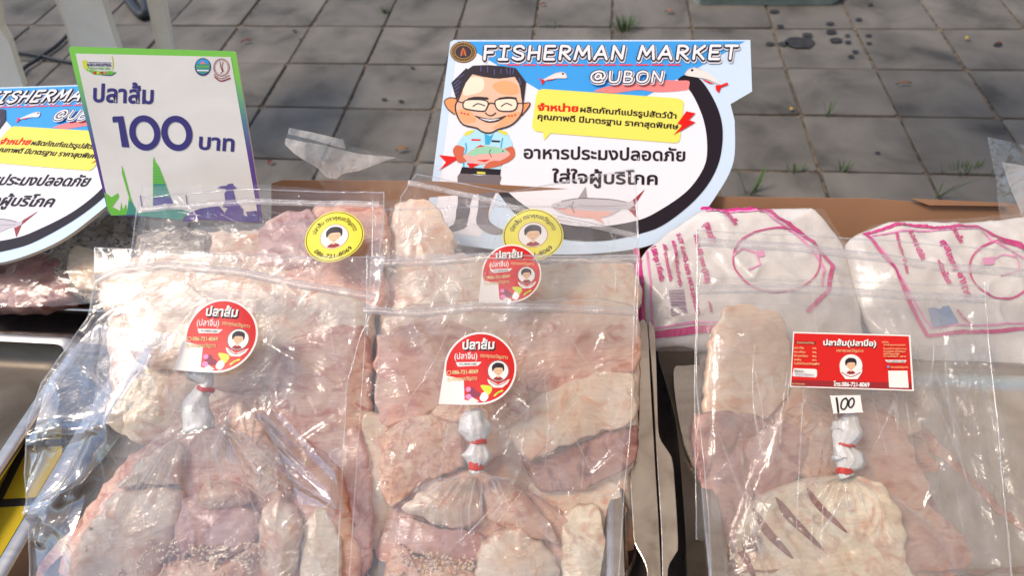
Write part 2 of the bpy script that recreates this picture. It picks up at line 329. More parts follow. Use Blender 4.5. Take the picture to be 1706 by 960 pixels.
GL = {'F': (.62, [[(.08, 0), (.05, 1)], [(.02, 1), (.62, 1.0)], [(.05, .52), (.5, .54)]]),
 'I': (.5, [[(.25, 0), (.25, 1)], [(0, 1), (.5, 1)], [(0, 0), (.5, 0)]]),
 'S': (.62, [[(.6, .84), (.42, 1), (.12, .93), (.08, .68), (.32, .52), (.58, .38), (.56, .1), (.3, 0), (.02, .14)]]),
 'H': (.64, [[(.05, 0), (.05, 1)], [(.62, 0), (.6, 1)], [(.05, .5), (.6, .52)]]),
 'E': (.6, [[(.05, 1), (.05, 0)], [(.05, 1), (.58, 1)], [(.05, .52), (.48, .52)], [(.05, 0), (.6, 0)]]),
 'R': (.64, [[(.06, 0), (.06, 1)], [(.06, 1), (.4, .98), (.58, .8), (.45, .56), (.08, .5)], [(.2, .5), (.64, 0)]]),
 'M': (.85, [[(0, 0), (.12, 1)], [(.12, 1), (.42, .3)], [(.42, .3), (.72, 1)], [(.72, 1), (.85, 0)]]),
 'A': (.72, [[(0, 0), (.36, 1)], [(.36, 1), (.72, 0)], [(.14, .36), (.58, .36)]]),
 'N': (.66, [[(.03, 0), (.06, 1)], [(.06, 1), (.6, .04)], [(.6, .04), (.64, 1)]]),
 'K': (.62, [[(.06, 0), (.06, 1)], [(.6, 1), (.1, .45)], [(.22, .55), (.62, 0)]]),
 'T': (.68, [[(.34, 0), (.34, 1)], [(0, 1), (.68, 1)]]),
 'U': (.66, [[(.03, 1), (.04, .45), (.12, .08), (.35, 0), (.58, .1), (.64, .5), (.64, 1)]]),
 'B': (.6, [[(.06, 0), (.06, 1)], [(.06, 1), (.42, .95), (.5, .75), (.38, .54), (.08, .52)], [(.08, .52), (.48, .46), (.58, .24), (.44, .02), (.06, 0)]]),
 'O': (.7, [[(.35, 1), (.08, .85), (0, .5), (.08, .14), (.35, 0), (.62, .14), (.7, .5), (.62, .85), (.35, 1)]]),
 '@': (.9, [[(.62, .68), (.42, .76), (.28, .5), (.4, .28), (.6, .4), (.64, .7), (.66, .36), (.82, .34), (.9, .6), (.75, .92), (.42, 1), (.08, .78), (.02, .4), (.2, .08), (.55, 0), (.8, .1)]]),
 '1': (.2, [[(.1, 1.0), (.12, 0)]]), '0': (.6, [[(.3, 1), (.05, .75), (.02, .35), (.22, .02), (.48, .2), (.58, .6), (.45, .95), (.25, .98)]]), ' ': (.35, [])}

# ------------------------------------------------------------------ ground
TS = .30; YAW = -.136; X0, Y0 = 3.4696 * TS, 8.6582 * TS
def tw(i, j, z=0):
    x, y = i * TS, j * TS; return Vector((x * math.cos(YAW) - y * math.sin(YAW) + X0, x * math.sin(YAW) + y * math.cos(YAW) + Y0, z))
g = mesh('ground', [(-60, -40, -.006), (60, -40, -.006), (60, 80, -.006), (-60, 80, -.006)], [(0, 1, 2, 3)], 'dirt'); tag(g, kind='structure')
variants = []
for q in range(6):
    rr = random.Random(q); a = TS / 2 - .005; V = []
    j = lambda s=.002: rr.uniform(-s, s)
    ring = []
    for sx, sy in ((-1, -1), (1, -1), (1, 1), (-1, 1)):
        cx, cy = sx * a + j(), sy * a + j()
        t = (sx, sy); c = .008
        p1, p2 = ((cx - sx * c, cy), (cx, cy - sy * c)) if sx * sy > 0 else ((cx, cy - sy * c), (cx - sx * c, cy))
        ring += [p1, p2] if not (sx * sy > 0) else [p1, p2][::-1]
    n = len(ring); ang = lambda p: math.atan2(p[1], p[0]); ring.sort(key=ang)
    V = [(x * .985, y * .985, .0) for x, y in ring] + [(x, y, -.0025) for x, y in ring] + [(x, y, -.05) for x, y in ring]
    Fc = [tuple(range(n))] + [(i + n, (i + 1) % n + n, (i + 1) % n, i) for i in range(n)] + [(i + 2 * n, (i + 1) % n + 2 * n, (i + 1) % n + n, i + n) for i in range(n)]
    me = bpy.data.meshes.new('paver'); me.from_pydata(V, [], Fc); me.materials.append(MATS['paver']); variants.append(me)
pv = empty('pavement', tuple(tw(0, 0)), None, None); tag(pv, kind='structure')
for i in range(-11, 8):
    for jj in range(-5, 5):
        o = bpy.data.objects.new('paver', random.choice(variants)); link(o, pv)
        o.location = tw(i + .5, jj - .5, random.uniform(-.0015, .003)) - pv.location
        o.rotation_euler = (random.uniform(-.004, .004), random.uniform(-.004, .004), YAW + random.choice((0, math.pi / 2, math.pi, -math.pi / 2)) + random.uniform(-.004, .004))
G = lvl(.0)
V, Fc = [], []
for (x, y, r) in [(1332, 70, 26), (1305, 72, 9), (1345, 57, 9), (1385, 52, 9), (1393, 66, 11), (1283, 72, 8), (1290, 18, 8), (1300, 42, 6), (1383, 38, 7), (1412, 58, 5), (1413, 69, 6), (1425, 85, 6), (1431, 31, 6), (1418, 93, 6), (1447, 58, 6), (1448, 71, 5), (1450, 6, 5),
                  (640, 165, 5), (668, 168, 5), (687, 112, 4), (1462, 254, 5), (1662, 74, 7), (500, 65, 3), (490, 50, 4), (1090, 180, 4)]:
    b = len(V); c = G.at(x, y, .006); n = 14; V.append(c)
    for k in range(n):
        t = 2 * math.pi * k / n; q = G.at(x + r * math.cos(t) * (1 + .4 * noise.noise((x, k * .7, 1))), y + r * .36 * math.sin(t) * (1 + .4 * noise.noise((x, k * .7, 5))), .006); V.append(q)
    Fc += [(b, b + 1 + k, b + 1 + (k + 1) % n) for k in range(n)]
tag(mesh('water_spots', V, Fc, 'stain'), 'dark wet spots splashed on the grey paving', 'stains', kind='stuff')
def tuft(px, py, n, h, spread, label, lean=0):
    c = G.at(px, py); V, Fc = [], []
    for k in range(n):
        a = random.uniform(0, 6.28); r = random.uniform(0, spread); p = c + Vector((r * math.cos(a), r * math.sin(a) * .5, 0)); hh = h * random.uniform(.5, 1.1); d = Vector((math.cos(a) * .6 + lean, math.sin(a) * .5, 1)); wv = Vector((math.sin(a), -math.cos(a), 0)) * .0022
        b = len(V); tip = p + d * hh; mid = p + d * hh * .55 + Vector((0, 0, hh * .12)); V += [p - wv, p + wv, mid + wv * .8, mid - wv * .8, tip]; Fc += [(b, b + 1, b + 2, b + 3), (b + 3, b + 2, b + 4)]
    tag(mesh('weed', V, Fc, 'grass'), label, 'weed')
tuft(1040, 48, 60, .05, .06, 'bushiest green weed, in a paving joint behind the fisherman market sign')
tuft(925, 44, 14, .025, .05, 'small sprig of grass in the joint above the word FISHERMAN')
tuft(1250, 322, 12, .09, .03, 'long thin grass blades beside the curved right edge of the round sign')
tuft(1404, 285, 14, .04, .025, 'low star shaped weed in the joint above the cardboard')
tuft(1325, 285, 12, .025, .03, 'tiny weed in the joint left of the star shaped one')
tuft(1379, 194, 5, .07, .006, 'lone upright grass stem on a paver right of the sign')
tuft(1560, 330, 5, .09, .002, 'single grass blade leaning by the fold in the cardboard', .6)
tuft(1610, 290, 26, .03, .08, 'strip of moss and grass near the right bag of paper')
tuft(640, 20, 20, .025, .03, 'weed in the paving joint at the top left of the round sign')

def leaf(px, py, L_, wd, rot, mat, label):
    c = G.at(px, py, .007); V, Fc = [], []; n = 8; ca, sa = math.cos(rot), math.sin(rot)
    for i in range(n + 1):
        t = i / n; w_ = wd * math.sin(math.pi * t) ** .8 + .0004
        for sd_ in (-1, 0, 1):
            x, y, z = (t - .5) * L_, sd_ * w_ / 2, .004 * abs(sd_) + .006 * math.sin(math.pi * t); V.append(c + Vector((x * ca - y * sa, x * sa + y * ca, z)))
    for i in range(n):
        for k in range(2): a = i * 3 + k; Fc.append((a, a + 1, a + 4, a + 3))
    tag(mesh('leaf', V, Fc, mat, None, True), label, 'leaf')
flat('leaf_yellow', srgb(196, 160, 60), .8); flat('leaf_red', srgb(120, 56, 40), .8)
leaf(1505, 140, .055, .009, .05, 'leaf_dry', 'thin brown twig like leaf on the paver at the right')
leaf(1318, 183, .018, .012, .8, 'leaf_yellow', 'tiny yellow leaf near the upright grass stem')
leaf(1611, 65, .02, .014, .3, 'leaf_yellow', 'small yellow leaf at the upper right corner')
leaf(1663, 74, .025, .010, -.4, 'leaf_red', 'dark curled leaf close to the right edge')
leaf(410, 69, .04, .012, .3, 'leaf_red', 'reddish brown leaf just beyond the price board corner')
leaf(451, 272, .022, .016, 1.2, 'leaf_red', 'dark red leaf between the price board and the torn bag corner')
leaf(1115, 20, .035, .014, -.5, 'leaf_dry', 'brown leaf above the word MARKET')
leaf(905, 8, .03, .012, .6, 'leaf_red', 'dark leaf at the very top above the word FISHERMAN')
leaf(670, 250, .04, .014, .2, 'leaf_dry', 'pale dry leaf left of the cartoon man')

# ------------------------------------------------------------------ plastic chair legs and other far things
def prism(name, pts, depth_y, thick, mat, parent=None):
    P = []
    for x, y in pts:
        d = ray(x, y); P.append(CAM + d * (depth_y / d.y))
    return bevel(slab(name, P, thick, Vector((0, -1, 0)), mat, parent), .004)
def legpts(a0, a1, b0, b1): return [a0, a1, b1, b0]
ch = empty('plastic_chair', (-1.15, 2.1, 0), 'cream plastic chair standing behind the price board, only its tapering legs in view', 'chair')
prism('leg', [(62, -80), (150, -80), (176, 20), (218, 150), (140, 165), (108, 40)], 1.98, .03, 'white_plastic', ch)
prism('leg', [(232, -80), (262, -80), (272, 0), (288, 100), (292, 170), (276, 175), (264, 90), (245, 0)], 2.15, .03, 'white_plastic', ch)
def far(px, py, y):
    d = ray(px, py); return CAM + d * (y / d.y)
zs = far(150, -80, 1.98).z
v, f = boxgeo(far(60, -80, 1.98).x, far(265, -80, 2.15).x + .03, 1.93, 2.36, zs, zs + .03); bevel(mesh('seat', v, f, 'white_plastic', ch), .01, 3)
v, f = boxgeo(far(60, -80, 1.98).x, far(265, -80, 2.15).x + .03, 2.33, 2.36, zs + .03, zs + .42); bevel(mesh('backrest', v, f, 'white_plastic', ch), .01, 3)
c2 = empty('plastic_chair', (-1.45, 1.9, 0), 'second cream plastic chair, its single leg cut by the left edge of the photo', 'chair')
prism('leg', [(-70, -80), (-20, -80), (0, 48), (12, 70), (38, 150), (-10, 172), (-30, 60)], 1.9, .03, 'white_plastic', c2)
zs = far(-40, -80, 1.9).z; xx = far(-20, -80, 1.9).x
v, f = boxgeo(xx - .4, xx, 1.87, 2.2, zs, zs + .03); bevel(mesh('seat', v, f, 'white_plastic', c2), .01, 3)
v, f = tubegeo([G.at(x, y, .012) for x, y in smooth_poly([(-40, 85), (20, 86), (65, 92), (100, 100), (170, 112)], n=6)], .006)
tag(mesh('cable', v, f, 'cable', smooth=True), 'black cable running across the pavers behind the left sign', 'cable')
v, f = tubegeo([G.at(x, y, .012) for x, y in smooth_poly([(115, 55), (95, 75), (60, 100), (35, 120), (20, 170)], n=6)], .007)
tag(mesh('cable', v, f, 'cable', smooth=True), 'thicker black cable curving down towards the left chair leg', 'cable')
v, f = tubegeo([G.at(x, y, .02) for x, y in smooth_poly([(205, -30), (215, 0), (232, 22), (243, 20), (238, -30)], n=6)], [.02] * 24 + [.02])
tag(mesh('cable_plug', v, f, 'cable', smooth=True), 'black plug lying on the ground between the chair legs', 'plug')
mt = empty('plastic_tray', tuple(G.at(1275, 0)), 'grey green plastic tray lying on the pavers at the top edge', 'tray')
P = [G.at(x, y) for x, y in smooth_poly([(1150, -40), (1157, 4), (1200, 8), (1350, 8), (1393, 3), (1400, -40)], True, 3)]
bevel(slab('tray_base', [p + Vector((0, 0, .03)) for p in P], .03, Vector((0, 0, 1)), 'grey_plastic', mt), .006)
v, f = tubegeo([p + Vector((0, 0, .035)) for p in P + [P[0]]], .008, 6, False); mesh('rim', v, f, 'grey_plastic', mt, True)

# ------------------------------------------------------------------ unseen canopy (added above the frame for shade, warm fill and film reflections)
cn = empty('unseen_canopy', (0.9, -.3, 0), 'unseen cream cloth canopy on steel posts, added for shade and reflections', 'canopy')
CX0, CX1, CY0, CY1, CZ = -.18, 4.6, -3.2, 2.2, 2.2
V, Fc = [], []; nx, ny = 20, 20
for j in range(ny + 1):
    for i in range(nx + 1):
        u, v = i / nx, j / ny; V.append((CX0 + (CX1 - CX0) * u, CY0 + (CY1 - CY0) * v, CZ + .35 * (1 - abs(2 * v - 1)) - .06 * math.sin(math.pi * u) + .01 * math.sin(i * 2.1)))
for j in range(ny):
    for i in range(nx): a = j * (nx + 1) + i; Fc.append((a, a + 1, a + nx + 2, a + nx + 1))
mesh('cloth_roof', V, Fc, 'canopy_cloth', cn, True)
for x in (CX0 + .03, CX1 - .03):
    v, f = tubegeo([(x, CY0 + .6, 0), (x, CY0 + .6, CZ - .02)], .018, 10); mesh('post', v, f, 'steel', cn, True)
    v, f = tubegeo([(x, CY0, CZ - .01), (x, CY1, CZ - .01)], .014, 10); mesh('beam', v, f, 'steel', cn, True)

# ------------------------------------------------------------------ table, cloth, trays, cardboard
TZ = .75
tb = empty('market_table', (0, .35, 0), 'dark topped folding market table under all the trays and bags', 'table')
v, f = boxgeo(-1.0, 1.1, .02, .66, TZ - .03, TZ); bevel(mesh('tabletop', v, f, 'table_wood', tb), .004)
for x in (-.95, 1.05):
    for y in (.07, .61):
        v, f = boxgeo(x - .018, x + .018, y - .018, y + .018, 0, TZ - .031); mesh('leg', v, f, 'steel', tb)
def cloth_mat():
    m, t, b, L = nodes('woven_cloth'); N = t.nodes.new
    tc = N('ShaderNodeTexCoord'); sp = N('ShaderNodeSeparateXYZ'); L(tc.outputs['Object'], sp.inputs[0])
    def band(axis, per, w):
        a = N('ShaderNodeMath'); a.operation = 'PINGPONG'; a.inputs[1].default_value = per; L(sp.outputs[axis], a.inputs[0])
        c = N('ShaderNodeMath'); c.operation = 'LESS_THAN'; c.inputs[1].default_value = w; L(a.outputs[0], c.inputs[0]); return c
    a, c = band(0, .03, .004), band(1, .03, .004); mx = N('ShaderNodeMath'); mx.operation = 'MAXIMUM'; L(a.outputs[0], mx.inputs[0]); L(c.outputs[0], mx.inputs[1])
    mi = N('ShaderNodeMix'); mi.data_type = 'RGBA'; mi.inputs[6].default_value = (*srgb(206, 176, 20), 1); mi.inputs[7].default_value = (*srgb(40, 34, 24), 1)
    L(mx.outputs[0], mi.inputs[0]); L(mi.outputs[2], b.inputs['Base Color']); b.inputs['Roughness'].default_value = .8
    wv = N('ShaderNodeTexWave'); wv.inputs['Scale'].default_value = 250; L(tc.outputs['Object'], wv.inputs[0]); bp = N('ShaderNodeBump'); bp.inputs['Strength'].default_value = .4; bp.inputs['Distance'].default_value = .001
    L(wv.outputs[0], bp.inputs['Height']); L(bp.outputs[0], b.inputs['Normal'])
cloth_mat()
T = lvl(TZ)
pts = [T.at(x, y, .004) for x, y in [(-120, 700), (100, 700), (120, 1010), (-120, 1010)]]
tag(slab('table_cloth', pts, .003, Vector((0, 0, 1)), 'woven_cloth'), 'yellow and black woven cloth showing between the two left trays', 'cloth')
def tray(name, x0, x1, y0, y1, zb, zr, label, rim=.014, group=None, pan='steel_pan'):
    """steel pan: outer lip, sloping walls, flat floor"""
    t = empty(name, ((x0 + x1) / 2, (y0 + y1) / 2, zb), label, 'tray', group)
    def loop(inset, z, r):
        P = []; a0, a1, b0, b1 = x0 + inset, x1 - inset, y0 + inset, y1 - inset
        for cx, cy, s in ((a1 - r, b1 - r, 0), (a0 + r, b1 - r, 1), (a0 + r, b0 + r, 2), (a1 - r, b0 + r, 3)):
            for k in range(6):
                q = math.pi / 2 * (s + k / 5); P.append(Vector((cx + r * math.cos(q), cy + r * math.sin(q), z)))
        return P
    ls = [loop(0, zr - .006, .02), loop(0, zr - .001, .02), loop(.002, zr, .02), loop(rim - .003, zr, .018), loop(rim, zr - .002, .018), loop(rim + .006, zb + .006, .02), loop(rim + .014, zb + .001, .02)]
    V = [p for l in ls for p in l]; n = len(ls[0]); Fc = []
    for i in range(len(ls) - 1):
        for k in range(n): Fc.append((i * n + k, i * n + (k + 1) % n, (i + 1) * n + (k + 1) % n, (i + 1) * n + k))
    Fw = [tuple(q) for q in Fc]
    mesh('rim', [p for l in ls[:5] for p in l], Fw[:4 * n], 'steel', t, True)
    V2 = [p for l in ls[4:] for p in l]; F2 = [(a - 4 * n, b - 4 * n, c - 4 * n, d - 4 * n) for a, b, c, d in Fw[4 * n:]] + [tuple(range(2 * n, 3 * n))]
    mesh('pan', V2, F2, pan, t, True)
    return t
def trayat(cx, cy, hx, hy, w_, d_, label, zb=.005, zr=.03, pan='steel_pan'):
    """corner world point (cx, cy); hx/hy = +1 when the tray extends towards +x/+y from it; trays line up with the paving"""
    c, q = math.cos(YAW), math.sin(YAW); lx, ly = hx * w_ / 2, hy * d_ / 2; ox, oy = cx + lx * c - ly * q, cy + lx * q + ly * c
    t = tray('steel_tray', ox - w_ / 2, ox + w_ / 2, oy - d_ / 2, oy + d_ / 2, TZ + zb, TZ + zr, label, pan=pan); t.rotation_euler.z = YAW; return t
R_ = lvl(TZ + .03); dv = Vector((-math.sin(YAW), math.cos(YAW), 0)); rvv = Vector((math.cos(YAW), math.sin(YAW), 0))
p = R_.at(150, 556); trayat(p.x, p.y, -1, -1, .6, .40, 'steel tray at the far left, empty, its rim running to the left edge')
p = R_.at(235, 520); trayat(p.x, p.y, -1, 1, .6, .125, 'steel tray under the brown fish bag below the left sign')
pl_ = R_.at(35, 862); pr_ = R_.at(1040, 800); wd_ = (pr_ - pl_).dot(rvv); p = pl_ + dv * (.60 - pl_.y); trayat(p.x, p.y, 1, -1, wd_, .55, 'wide steel tray under the left and middle fish bags', .006, .028)
pl_ = R_.at(1165, 800); fr_ = (R_.at(1600, 600) - pl_).dot(dv); p = pl_ + dv * fr_; trayat(p.x, p.y, 1, -1, .5, .34, 'steel tray under the right fish bag with a horizontal rim behind it', .006, .03, 'steel_worn')
p = R_.at(1200, 560); trayat(p.x, p.y, 1, 1, .5, .12, 'steel tray holding the two white packs with pink print', .004, .024, 'steel_worn')
# tongs
tg = empty('steel_tongs', tuple(T.at(1090, 760, .02)), 'worn flat steel tongs lying in the dark gap between the middle and right trays', 'tongs')
TP = Plane(TZ + .035, .3, 4)
la = [(1078, 540), (1063, 545), (1065, 620), (1064, 700), (1061, 728), (1051, 750), (1050, 800), (1054, 870), (1057, 905), (1070, 930), (1078, 955), (1080, 1010), (1101, 1010), (1099, 900), (1092, 780), (1084, 640)]
ra = [(1080, 540), (1087, 640), (1095, 780), (1102, 900), (1104, 1010), (1112, 1010), (1113, 950), (1125, 925), (1130, 905), (1124, 800), (1120, 765), (1112, 750), (1099, 728), (1096, 690), (1094, 620), (1090, 540)]
for q, dl in ((la, 0), (ra, .0)):
    o = slab('arm', [TP.at(x, y, dl) for x, y in smooth_poly(q, True, 3)], .0022, TP.n, 'steel_worn', tg); bevel(o, .0007)
# round ended steel pan at the right of the tongs
tg2 = empty('steel_ladle', tuple(T.at(1140, 700, .02)), 'grey steel serving spoon with a rounded end standing half under the right bag', 'spoon')
o = slab('handle', [TP.at(x, y, -.006) for x, y in smooth_poly([(1096, 590), (1112, 578), (1150, 580), (1165, 600), (1168, 700), (1172, 850), (1178, 1000), (1150, 1000), (1140, 860), (1128, 720), (1112, 650)], True, 4)], .003, TP.n, 'steel_pan', tg2); bevel(o, .001)
o = slab('bowl', [TP.at(x, y, -.001) for x, y in smooth_poly([(1122, 622), (1140, 610), (1175, 612), (1195, 640), (1192, 760), (1160, 780), (1135, 720)], True, 4)], .002, TP.n, 'steel', tg2); bevel(o, .0008)
# cardboard
cb = empty('cardboard_box', (0.2, .62, TZ), 'open brown cardboard box whose back wall shows behind the bags', 'box')
CW = Plane(.805, .625, 58)
def cpts(L): return [CW.at(x, y) for x, y in L]
bevel(slab('back_wall', cpts([(452, 306), (470, 300), (720, 302), (1190, 328), (1450, 331), (1520, 336), (1548, 341), (1680, 340), (1760, 345), (1760, 470), (452, 470)]), .004, CW.n, 'cardboard', cb), .0008)
CW2 = Plane(.812, .628, 50)
bevel(slab('flap', [CW2.at(x, y) for x, y in [(1518, 331), (1675, 338), (1678, 343), (1548, 342)]], .003, CW2.n, 'cardboard', cb), .0008)

# ------------------------------------------------------------------ signs
SP = Plane(.80, .575, 22)
def z3(x, y): return (700 + x / 5.333, 60 + y / 5.333)
def z4(x, y): return (700 + x / 4.8, 200 + y / 4.8)
def z5(x, y): return (960 + x / 5.333, 60 + y / 5.333)
def z6(x, y): return (860 + x / 5.333, 140 + y / 5.333)
def Z(f, L): return [f(x, y) for x, y in L]
def make_sign():
    fr = SP.frame(960, 400); inv = fr.inverted()
    root = bpy.data.objects.new('market_sign', None); root.empty_display_size = .02; COL.objects.link(root); root.matrix_world = fr
    def fn(x, y, l): return inv @ SP.at(x, y) + Vector((0, 0, l))
    out = [(752, 66), (1250, 66), (1253, 152), (1217, 173)] + smooth_poly([(1224, 201), (1222, 269), (1195, 323), (1155, 372), (1088, 407), (1020, 420), (940, 424), (860, 420), (780, 410)]) + [(704, 400), (720, 300)]
    out = [(750, 70)] + [(756, 66)] + out[1:]
    P = [fn(x, y, 0) for x, y in out]; m = len(P)
    tri = [tuple(t) for t in tessellate_polygon([P])]; V = P + [p - Vector((0, 0, .004)) for p in P]; Fc = []; mi = []
    for t in tri:
        a, b, c = (P[i] for i in t)
        if (b - a).cross(c - a).z < 0: t = t[::-1]
        Fc += [t, tuple(i + m for i in t[::-1])]; mi += [0, 0]
    for i in range(m): Fc.append((i, i + m, (i + 1) % m + m, (i + 1) % m)); mi.append(1)
    mesh('board', V, Fc, ['slight', 'board_edge'], root, mi=mi, world=False)
    A = Art(fn)
    circ = [(760, 72)] + [(1128, 131), (1152, 155), (1172, 200), (1178, 245), (1172, 280), (1145, 318), (1100, 350), (1060, 368), (990, 378), (925, 372), (870, 345), (835, 310)] + [(800, 300), (738, 300), (745, 180)]
    A.poly([(763, 72), (900, 72)] + smooth_poly([(1128, 131), (1152, 155), (1172, 200), (1178, 245), (1172, 280), (1145, 318), (1100, 350), (1060, 368), (990, 378), (925, 372), (870, 345), (835, 312)]) + [(800, 395), (722, 385), (735, 290)], 'swhite')
    A.poly([(762, 69), (1241, 68.5), (1076, 161), (1000, 158), (898, 150)], 'sblue')
    A.build('background_print', root, True)
    A = Art(fn, .0005)
    A.poly(smooth_poly([(1128, 133), (1142, 125), (1168, 134), (1195, 179), (1204, 224), (1195, 278), (1164, 327), (1110, 372), (1065, 390), (1000, 402), (930, 397), (870, 368), (830, 322)]) + smooth_poly([(828, 302), (870, 340), (925, 370), (990, 378), (1060, 368), (1100, 350), (1145, 318), (1172, 280), (1178, 245), (1172, 200), (1152, 155), (1130, 134)]), 'sdark')
    A.build('ring_print', root, True)
    A = Art(fn, .0007)
    A.poly(smooth_poly(Z(z5, [(160, 490), (300, 445), (560, 410), (800, 395), (900, 398), (1000, 400), (1000, 455), (985, 480), (860, 495), (700, 500), (560, 480), (340, 510), (220, 500)]), True, 3), 'spink'); A.build('brush_print', root, True)
    A = Art(fn, .0008)
    for dx, dy, pen, mt in ((1.2, 1.4, 9.4, 'swhite'), (0, 0, 8.0, 'sdark'), (0, 0, 4.4, 'swhite')):
        A.glyphs('FISHERMAN', 805 + dx, 101 + dy, 232, 22, pen, mt, slant=.1); A.glyphs('MARKET', 1063 + dx, 101 + dy, 162, 22, pen, mt, slant=.1)
    for dx, dy, pen, mt in ((.9, 1.0, 7.2, 'swhite'), (0, 0, 6.0, 'sdark'), (0, 0, 3.0, 'swhite')): A.glyphs('@UBON', 983 + dx, 140 + dy, 118, 18, pen, mt, slant=.1)
    A.build('title_lettering', root, True)
    A = Art(fn, .0008)
    for k in range(11): A.stroke([(845 + k * 26.7, 108.5), (866 + k * 26.7, 108.6)], 2.4, 'dash', sm=False)
    A.build('dashed_line', root, True)
    A = Art(fn, .0008)
    A.disc(772, 87, 22, 'badge', 18); A.ring(772, 87, 20, 1.3, 'gold', ry=16); A.ring(772, 87, 14, .8, 'gold', ry=11); A.disc(772, 87, 5, 'maroon', 6); A.stroke([(768, 93), (772, 80), (776, 93)], 1.6, 'gold', sm=False)
    for k in range(26):
        t = k / 26 * 6.283; A.stroke([(772 + 15.5 * math.cos(t), 87 + 12.4 * math.sin(t)), (772 + 18.5 * math.cos(t), 87 + 14.8 * math.sin(t))], .9, 'gold', sm=False)
    A.build('badge', root, True)
    def small_fish(body, tail, fin, eye, name):
        A = Art(fn, .0012); A.poly(smooth_poly(body, True, 4), 'cream'); 
        A.poly(tail, 'sred'); A.poly(fin, 'sred'); A.disc(*eye, 'sdark', eye[2] * .9) ; A.stroke(body[:4], 1.2, 'silver'); A.build(name, root, True)
    small_fish(Z(z3, [(1300, 378), (1295, 345), (1262, 325), (1200, 335), (1130, 370), (1080, 400), (1130, 395), (1210, 380)]), Z(z3, [(1100, 395), (1045, 375), (1075, 400), (1080, 440), (1110, 405)]), Z(z3, [(1120, 392), (1215, 380), (1150, 400)]), (*z3(1268, 340), 1.8), 'fish_print')
    small_fish(Z(z5, [(965, 350), (985, 310), (1040, 285), (1110, 305), (1200, 350), (1285, 435), (1250, 425), (1150, 385), (1060, 370)]), Z(z5, [(1235, 440), (1280, 440), (1340, 415), (1350, 435), (1285, 460), (1265, 510), (1238, 480)]), Z(z5, [(1110, 385), (1150, 395), (1230, 430), (1180, 425)]), (*z5(1028, 308), 2.3), 'fish_print')
    A = Art(fn, .0010)
    A.poly(Z(z6, [(175, 120), (190, 65), (230, 47), (260, 48), (1430, 130), (1475, 145), (1488, 175), (1452, 500), (1440, 520), (1410, 527), (305, 440), (245, 505), (238, 432), (170, 422), (140, 390), (142, 360)]), 'syellow'); A.build('speech_bubble', root, True)
    A = Art(fn, .0012)
    A.text('จำหน่าย', z6(188, 238), z6(550, 250), 8.6, 'sred', .045)
    A.text('ผลิตภัณฑ์แปรรูปสัตว์น้ำ', z6(566, 252), z6(1422, 312), 7.2, 'sdark', .03)
    A.text('คุณภาพดี มีมาตรฐาน ราคาสุดพิเศษ', z6(188, 316), z6(1438, 406), 7.2, 'sdark', .03)
    A.build('bubble_lettering', root, True)
    A = Art(fn, .0016); A.poly(Z(z6, [(1510, 247), (1590, 265), (1530, 325), (1590, 345), (1395, 460), (1475, 370), (1430, 358)]), 'sred'); A.build('lightning_print', root, True)
    A = Art(fn, .0008)
    A.text('อาหารประมงปลอดภัย', z6(65, 662), z6(1500, 686), 15.5, 'sdark', .024)
    A.text('ใส่ใจผู้บริโภค', z6(318, 878), z6(1255, 896), 15.5, 'sdark', .024)
    A.build('slogan_lettering', root, True)
    # cartoon man
    A = Art(fn, .0008)
    A.poly(smooth_poly(Z(z4, [(315, 430), (470, 445), (640, 440), (625, 530), (595, 600), (560, 680), (545, 790), (600, 850), (660, 880), (640, 915), (540, 905), (450, 830), (465, 700), (465, 560), (430, 560), (410, 640), (395, 690), (380, 800), (350, 870), (170, 915), (145, 885), (270, 835), (300, 690), (300, 530)]), True, 3), 'pants')
    A.poly(smooth_poly(Z(z4, [(300, 680), (395, 690), (380, 800), (350, 870), (170, 915), (145, 885), (270, 835)]), True, 3), 'boot')
    A.poly(smooth_poly(Z(z4, [(350, 125), (420, 80), (500, 90), (600, 95), (690, 100), (720, 150), (738, 215), (650, 245), (645, 390), (560, 420), (430, 410), (340, 380), (350, 260), (290, 210)]), True, 3), 'shirt')
    A.stroke(Z(z4, [(365, 190), (370, 240), (350, 300), (350, 380)]), 2.5, 'shirt2'); A.stroke(Z(z4, [(660, 150), (650, 200), (645, 260)]), 2.5, 'shirt2'); A.poly(Z(z4, [(515, 110), (560, 130), (590, 110), (555, 200), (520, 200)]), 'shirt2')
    A.poly(Z(z4, [(335, 378), (645, 398), (640, 442), (318, 430)]), 'sdark'); A.poly(Z(z4, [(455, 415), (522, 420), (520, 436), (455, 432)]), 'epau')
    A.poly(Z(z4, [(345, 118), (380, 92), (430, 80), (428, 100), (370, 132)]), 'epau'); A.poly(Z(z4, [(620, 80), (690, 95), (702, 118), (680, 125), (630, 102)]), 'epau')
    A.poly(Z(z4, [(410, 153), (485, 157), (484, 169), (410, 168)]), 'sred'); A.poly(Z(z4, [(570, 163), (640, 168), (638, 182), (570, 178)]), 'sdark')
    A.poly(smooth_poly(Z(z4, [(290, 205), (355, 225), (345, 270), (350, 330), (300, 325), (262, 255)]), True, 3), 'arm')
    A.poly(smooth_poly(Z(z4, [(740, 215), (757, 290), (690, 345), (600, 370), (510, 392), (560, 350), (640, 320), (690, 270), (680, 235)]), True, 3), 'arm')
    fb = Z(z4, [(335, 300), (380, 265), (450, 225), (540, 210), (640, 225), (705, 255), (715, 285), (650, 325), (560, 350), (470, 358), (380, 335)])
    A.poly(smooth_poly(fb, True, 3), 'fpink'); A.poly(smooth_poly(Z(z4, [(380, 275), (450, 228), (540, 212), (640, 228), (700, 256), (620, 270), (500, 275), (420, 290)]), True, 3), 'ffish')
